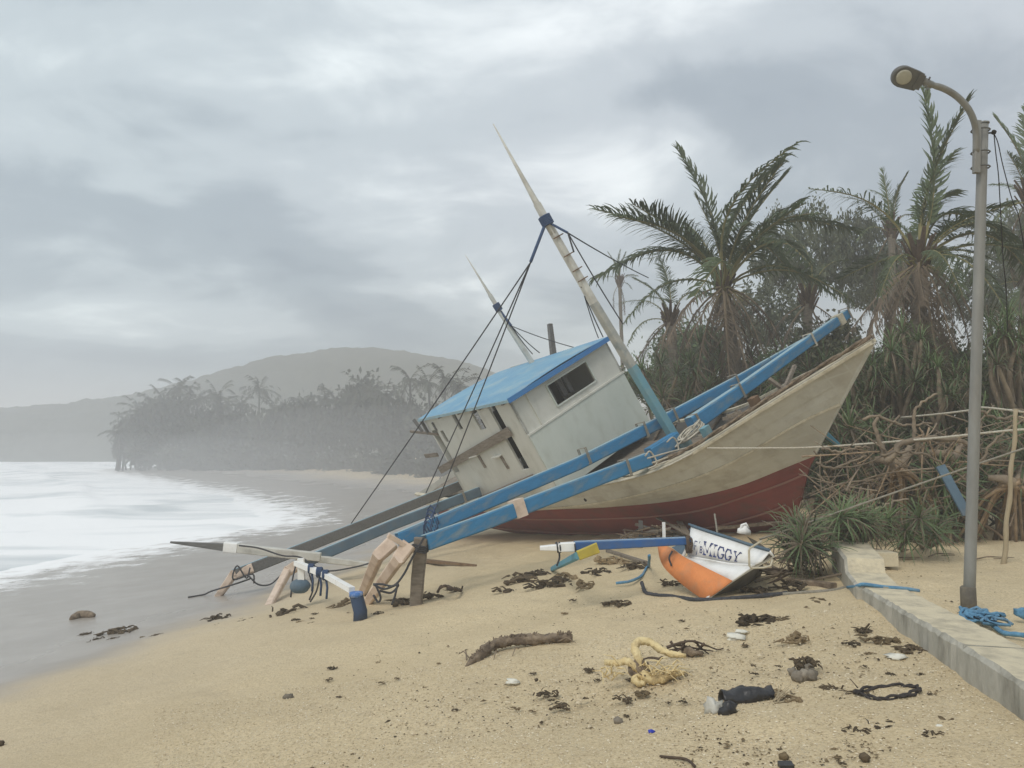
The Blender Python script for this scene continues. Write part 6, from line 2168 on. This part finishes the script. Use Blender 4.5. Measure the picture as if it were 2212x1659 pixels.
# black plastic sheet
bp0 = G(1612, 1524)
mb = MB()
g = []
A, B = G(1560, 1522), G(1672, 1508)
for i in range(19):
    u = i / 18
    row = []
    for j in range(9):
        a = math.pi * (.0 + 1.25 * j / 8)
        c = A.lerp(B, u)
        rr = .075 * (1 - .25 * u) + random.uniform(-.006, .006)
        row.append(c + Vector((0, .03 - math.cos(a) * rr, math.sin(a) * rr * 1.0 + .006 + .012 * math.sin(u * 9 + j))))
    g.append(row)
mb.grid(g)
o = solo('plastic_sheet', mb, [M_black()], 'crumpled black plastic sheet half rolled on the sand', 'plastic', smooth=True); solid(o, .004)
mb = MB(); mb.blob(G(1575, 1546, .035), .05, 10, 7, .5, (1, .8, .9)); solo('black_lid', mb, [M_black()], 'dark green black lump in front of the black plastic sheet', 'rubbish', smooth=True)
mb = MB(); mb.blob(G(1543, 1540, .03), .05, 10, 7, .6, (1.1, .7, .9)); solo('plastic_bag', mb, [mat('clear_plastic', (.56, .55, .49), (.44, .42, .36), 14, .3, .4, 20)], 'crumpled clear plastic bag beside the dark lump', 'plastic bag', smooth=True)
# straw at the end of the black sheet
mb = MB()
for i in range(12):
    b0 = G(1675 + random.uniform(-6, 8), 1516 + random.uniform(-6, 6), .01); mb.tube([b0, b0 + Vector((random.uniform(.02, .12), random.uniform(-.03, .1), random.uniform(.01, .10)))], [.004, .002], 4)
solo('straw_tuft', mb, [M_bamboo()], 'tuft of yellow straw at the right end of the black plastic', 'straw')

# coconut clump, rope loop, foam scraps, coconuts, pebbles
cc0 = G(1732, 1468)
t = thing('husk_cluster', 'cluster of grey brown coconut husks with dark weed on top', 'coconut husks', cc0)
for x, y, r in ((1722, 1468, .04), (1738, 1466, .042), (1752, 1466, .04), (1712, 1456, .034), (1746, 1452, .036), (1730, 1450, .034)):
    mb = MB(); c = G(x, y + 4, r * .8); mb.blob(c, r, 9, 7, .25); part('husk', mb, [M_stone()], t, True, world=True)
o = link('weed', TG[2], t); o.location = G(1735, 1452, .05) - cc0; o.scale = (.42, .42, .5)
mb = MB()
q = lerp_path([G(1845, 1505, .02), G(1880, 1493, .015), (G(1935, 1488, .015)), G(1975, 1489, .015), G(1986, 1496, .015), G(1965, 1506, .015), G(1925, 1514, .015), G(1890, 1516, .015), G(1860, 1508, .02)], 6)
mb.tube([p + Vector((0, .012 * math.sin(i * .8), .008 * math.cos(i * .8))) for i, p in enumerate(q)], .0095, 6, lump=.25); mb.tube([p + Vector((.006 * math.cos(i), -.012 * math.sin(i * .8), .008 - .008 * math.cos(i * .8))) for i, p in enumerate(q[:-3])], .0085, 6, lump=.25); solo('rope_loop', mb, [mat('tarred_rope', (.06, .052, .05), (.035, .03, .03), 40, .85, .5, 90)], 'dark tarred rope loop lying on the sand by the wall', 'rope', smooth=True)
mb = MB(); mb.tube([G(1852, 1492, .02), P(1846, 1478, 4.75), P(1835, 1466, 4.75)], [.005, .004, .003], 4); solo('twig', mb, [M_fibre()], 'thin upright twig by the rope loop', 'twig')
for x, y, r, lab in ((1935, 1420, .075, 'white foam plastic scrap near the wall'), (2040, 1572, .05, 'small white foam scrap in the lower right weed tangle'), (1600, 1366, .06, 'white plastic scrap behind the branch heap'), (1590, 1378, .09, 'pale flattened plastic sheet behind the branch heap'),
                     (1108, 1474, .06, 'thin pale plastic film below the driftwood log'), (1090, 1413, .025, 'white shell under the driftwood log')):
    mb = MB(); mb.blob(G(x, y, .006), r, 11, 6, .5, (1, .7, .22)); solo('foam_scrap' if 'foam' in lab else 'plastic_scrap' if 'plastic' in lab else 'shell', mb, [M_foamp()], lab, 'rubbish' if 'shell' not in lab else 'shell', smooth=True)
bc = G(1407, 1586)
mb = MB(); mb.tube([bc + Vector((-.018, 0, .012)), bc + Vector((.0, 0, .014)), bc + Vector((.02, .005, .012))], [.015, .016, .008], 8); solo('bottle_cap', mb, [mat('cobalt_plastic', (.03, .05, .42), (.025, .04, .35), 9, .4)], 'small cobalt blue bottle cap on the sand', 'bottle cap', smooth=True)
for x, y, r, lab, mt in ((622, 1507, .036, 'lone grey brown pebble on the smooth sand at the left', M_stone()), (1693, 1638, .026, 'round yellowish fruit at the bottom edge', M_weedl()), (1868, 1640, .028, 'round brown nut near the bottom edge', M_weed()),
                         (1158, 1468, .016, 'small dark round nut below the driftwood log', M_weed()), (1335, 1560, .028, 'pointed pale brown stone below the brown husk', M_stone()), (2, 1607, .03, 'dark stone cut by the left edge', M_weed())):
    mb = MB(); mb.blob(G(x, y + 3, r * .6), r, 10, 7, .22, (1.25 if 'pebble' in lab else 1, .9, .8)); solo('pebble' if 'pebble' in lab or 'stone' in lab else 'nut', mb, [mt], lab, 'stone' if 'stone' in lab or 'pebble' in lab else 'nut', smooth=True)
lgw = [G(152, 1340, .02), G(175, 1334, .06), G(203, 1333, .03)]
mb = MB(); mb.tube(lerp_path(lgw, 5), [.03, .06, .075, .08, .08, .08, .078, .075, .07, .06, .04], 9, lump=.15); solo('driftwood_log', mb, [M_drift()], 'short dark log lying on the grey wet sand at the left', 'driftwood', smooth=True)
mb = MB(); mb.box(G(1697, 1660, .015), (.035, 0, 0), (0, .02, .004), (0, 0, .012)); solo('plastic_corner', mb, [M_black()], 'grey black plastic corner at the bottom edge', 'plastic')
mb = MB(); mb.tube(lerp_path([G(1425, 1642, .02), G(1480, 1648, .02), G(1500, 1660, .01)], 4), [.008] * 9, 5, lump=.2); solo('stick', mb, [M_fibre()], 'dark curved stick at the bottom edge', 'stick', smooth=True)
mb = MB(); mb.tube(lerp_path([G(945, 1283, .03), P(952, 1268, gp.y - .2), P(965, 1266, gp.y - .2), P(978, 1272, gp.y - .25), G(996, 1279, .02)], 4), .022, 6, lump=.2); solo('rope', mb, [M_fibre()], 'brown rope end arching over the sand beside the wooden post', 'rope', smooth=True)
lay_bar((1705, 1262), (1800, 1274), .10, .06, .04, .04, 'driftwood_board', [M_drift()], 'dark weathered board on the sand at the end of the wall', 'driftwood')
for a, b, lab in (((1905, 1215), (1990, 1208), 'thin twig on the raised sand behind the wall'), ((2005, 1205), (2060, 1200), 'forked twig on the raised sand left of the lamp'), ((2100, 1212), (2190, 1208), 'twig lying behind the foot of the bare pole'), ((1860, 1190), (1940, 1196), 'twig at the edge of the fallen screwpine')):
    A, B = G(*a, .015), G(*b, .02)
    mb = MB(); mb.tube([A, A.lerp(B, .4) + Vector((0, .05, .02)), B], [.009, .008, .004], 5); mb.tube([A.lerp(B, .5), A.lerp(B, .5) + Vector((.1, -.12, .02))], [.006, .003], 4); solo('twig', mb, [M_drift()], lab, 'twig')

# ================================================================ second-level parts
def centre(o):
    q = np.array([v.co for v in o.data.vertices])
    return q.mean(0)


def nest(root, names, under):
    ps = [c for c in root.children if c.name.split('.')[0] == under]
    pc = [np.array([v.co for v in p.data.vertices]) for p in ps]
    for c in list(root.children):
        if c.name.split('.')[0] in names and ps:
            q = centre(c)
            k = int(np.argmin([np.min(np.linalg.norm((a_ - q) * 1.0, axis=1)) for a_ in pc]))
            c.parent = ps[k]


nest(boat, ('lashing', 'boom_band'), 'outrigger_boom')
nest(boat, ('roof_fascia', 'roof_batten', 'eave_block'), 'roof')
nest(boat, ('window_frame', 'wall_batten', 'wall_ledge'), 'front_wall')
nest(boat, ('mast_step', 'mast_lashing'), 'mast')
nest(boat, ('strut_rope', 'clamp_plate'), 'outrigger_strut')
nest(boat, ('wall_shelf', 'wall_bracket', 'loose_plank'), 'side_wall')
nest(lamp, ('lens', 'driver_cover', 'bolt'), 'lamp_head')
nest(lamp, ('clamp', 'arm_bracket', 'base_sleeve', 'pole_cap'), 'pole')
nest(sb, ('lashing', 'boom_tip', 'hanging_rope'), 'boom')
nest(sb, ('lettering', 'rubbing_strip'), 'side_panel')
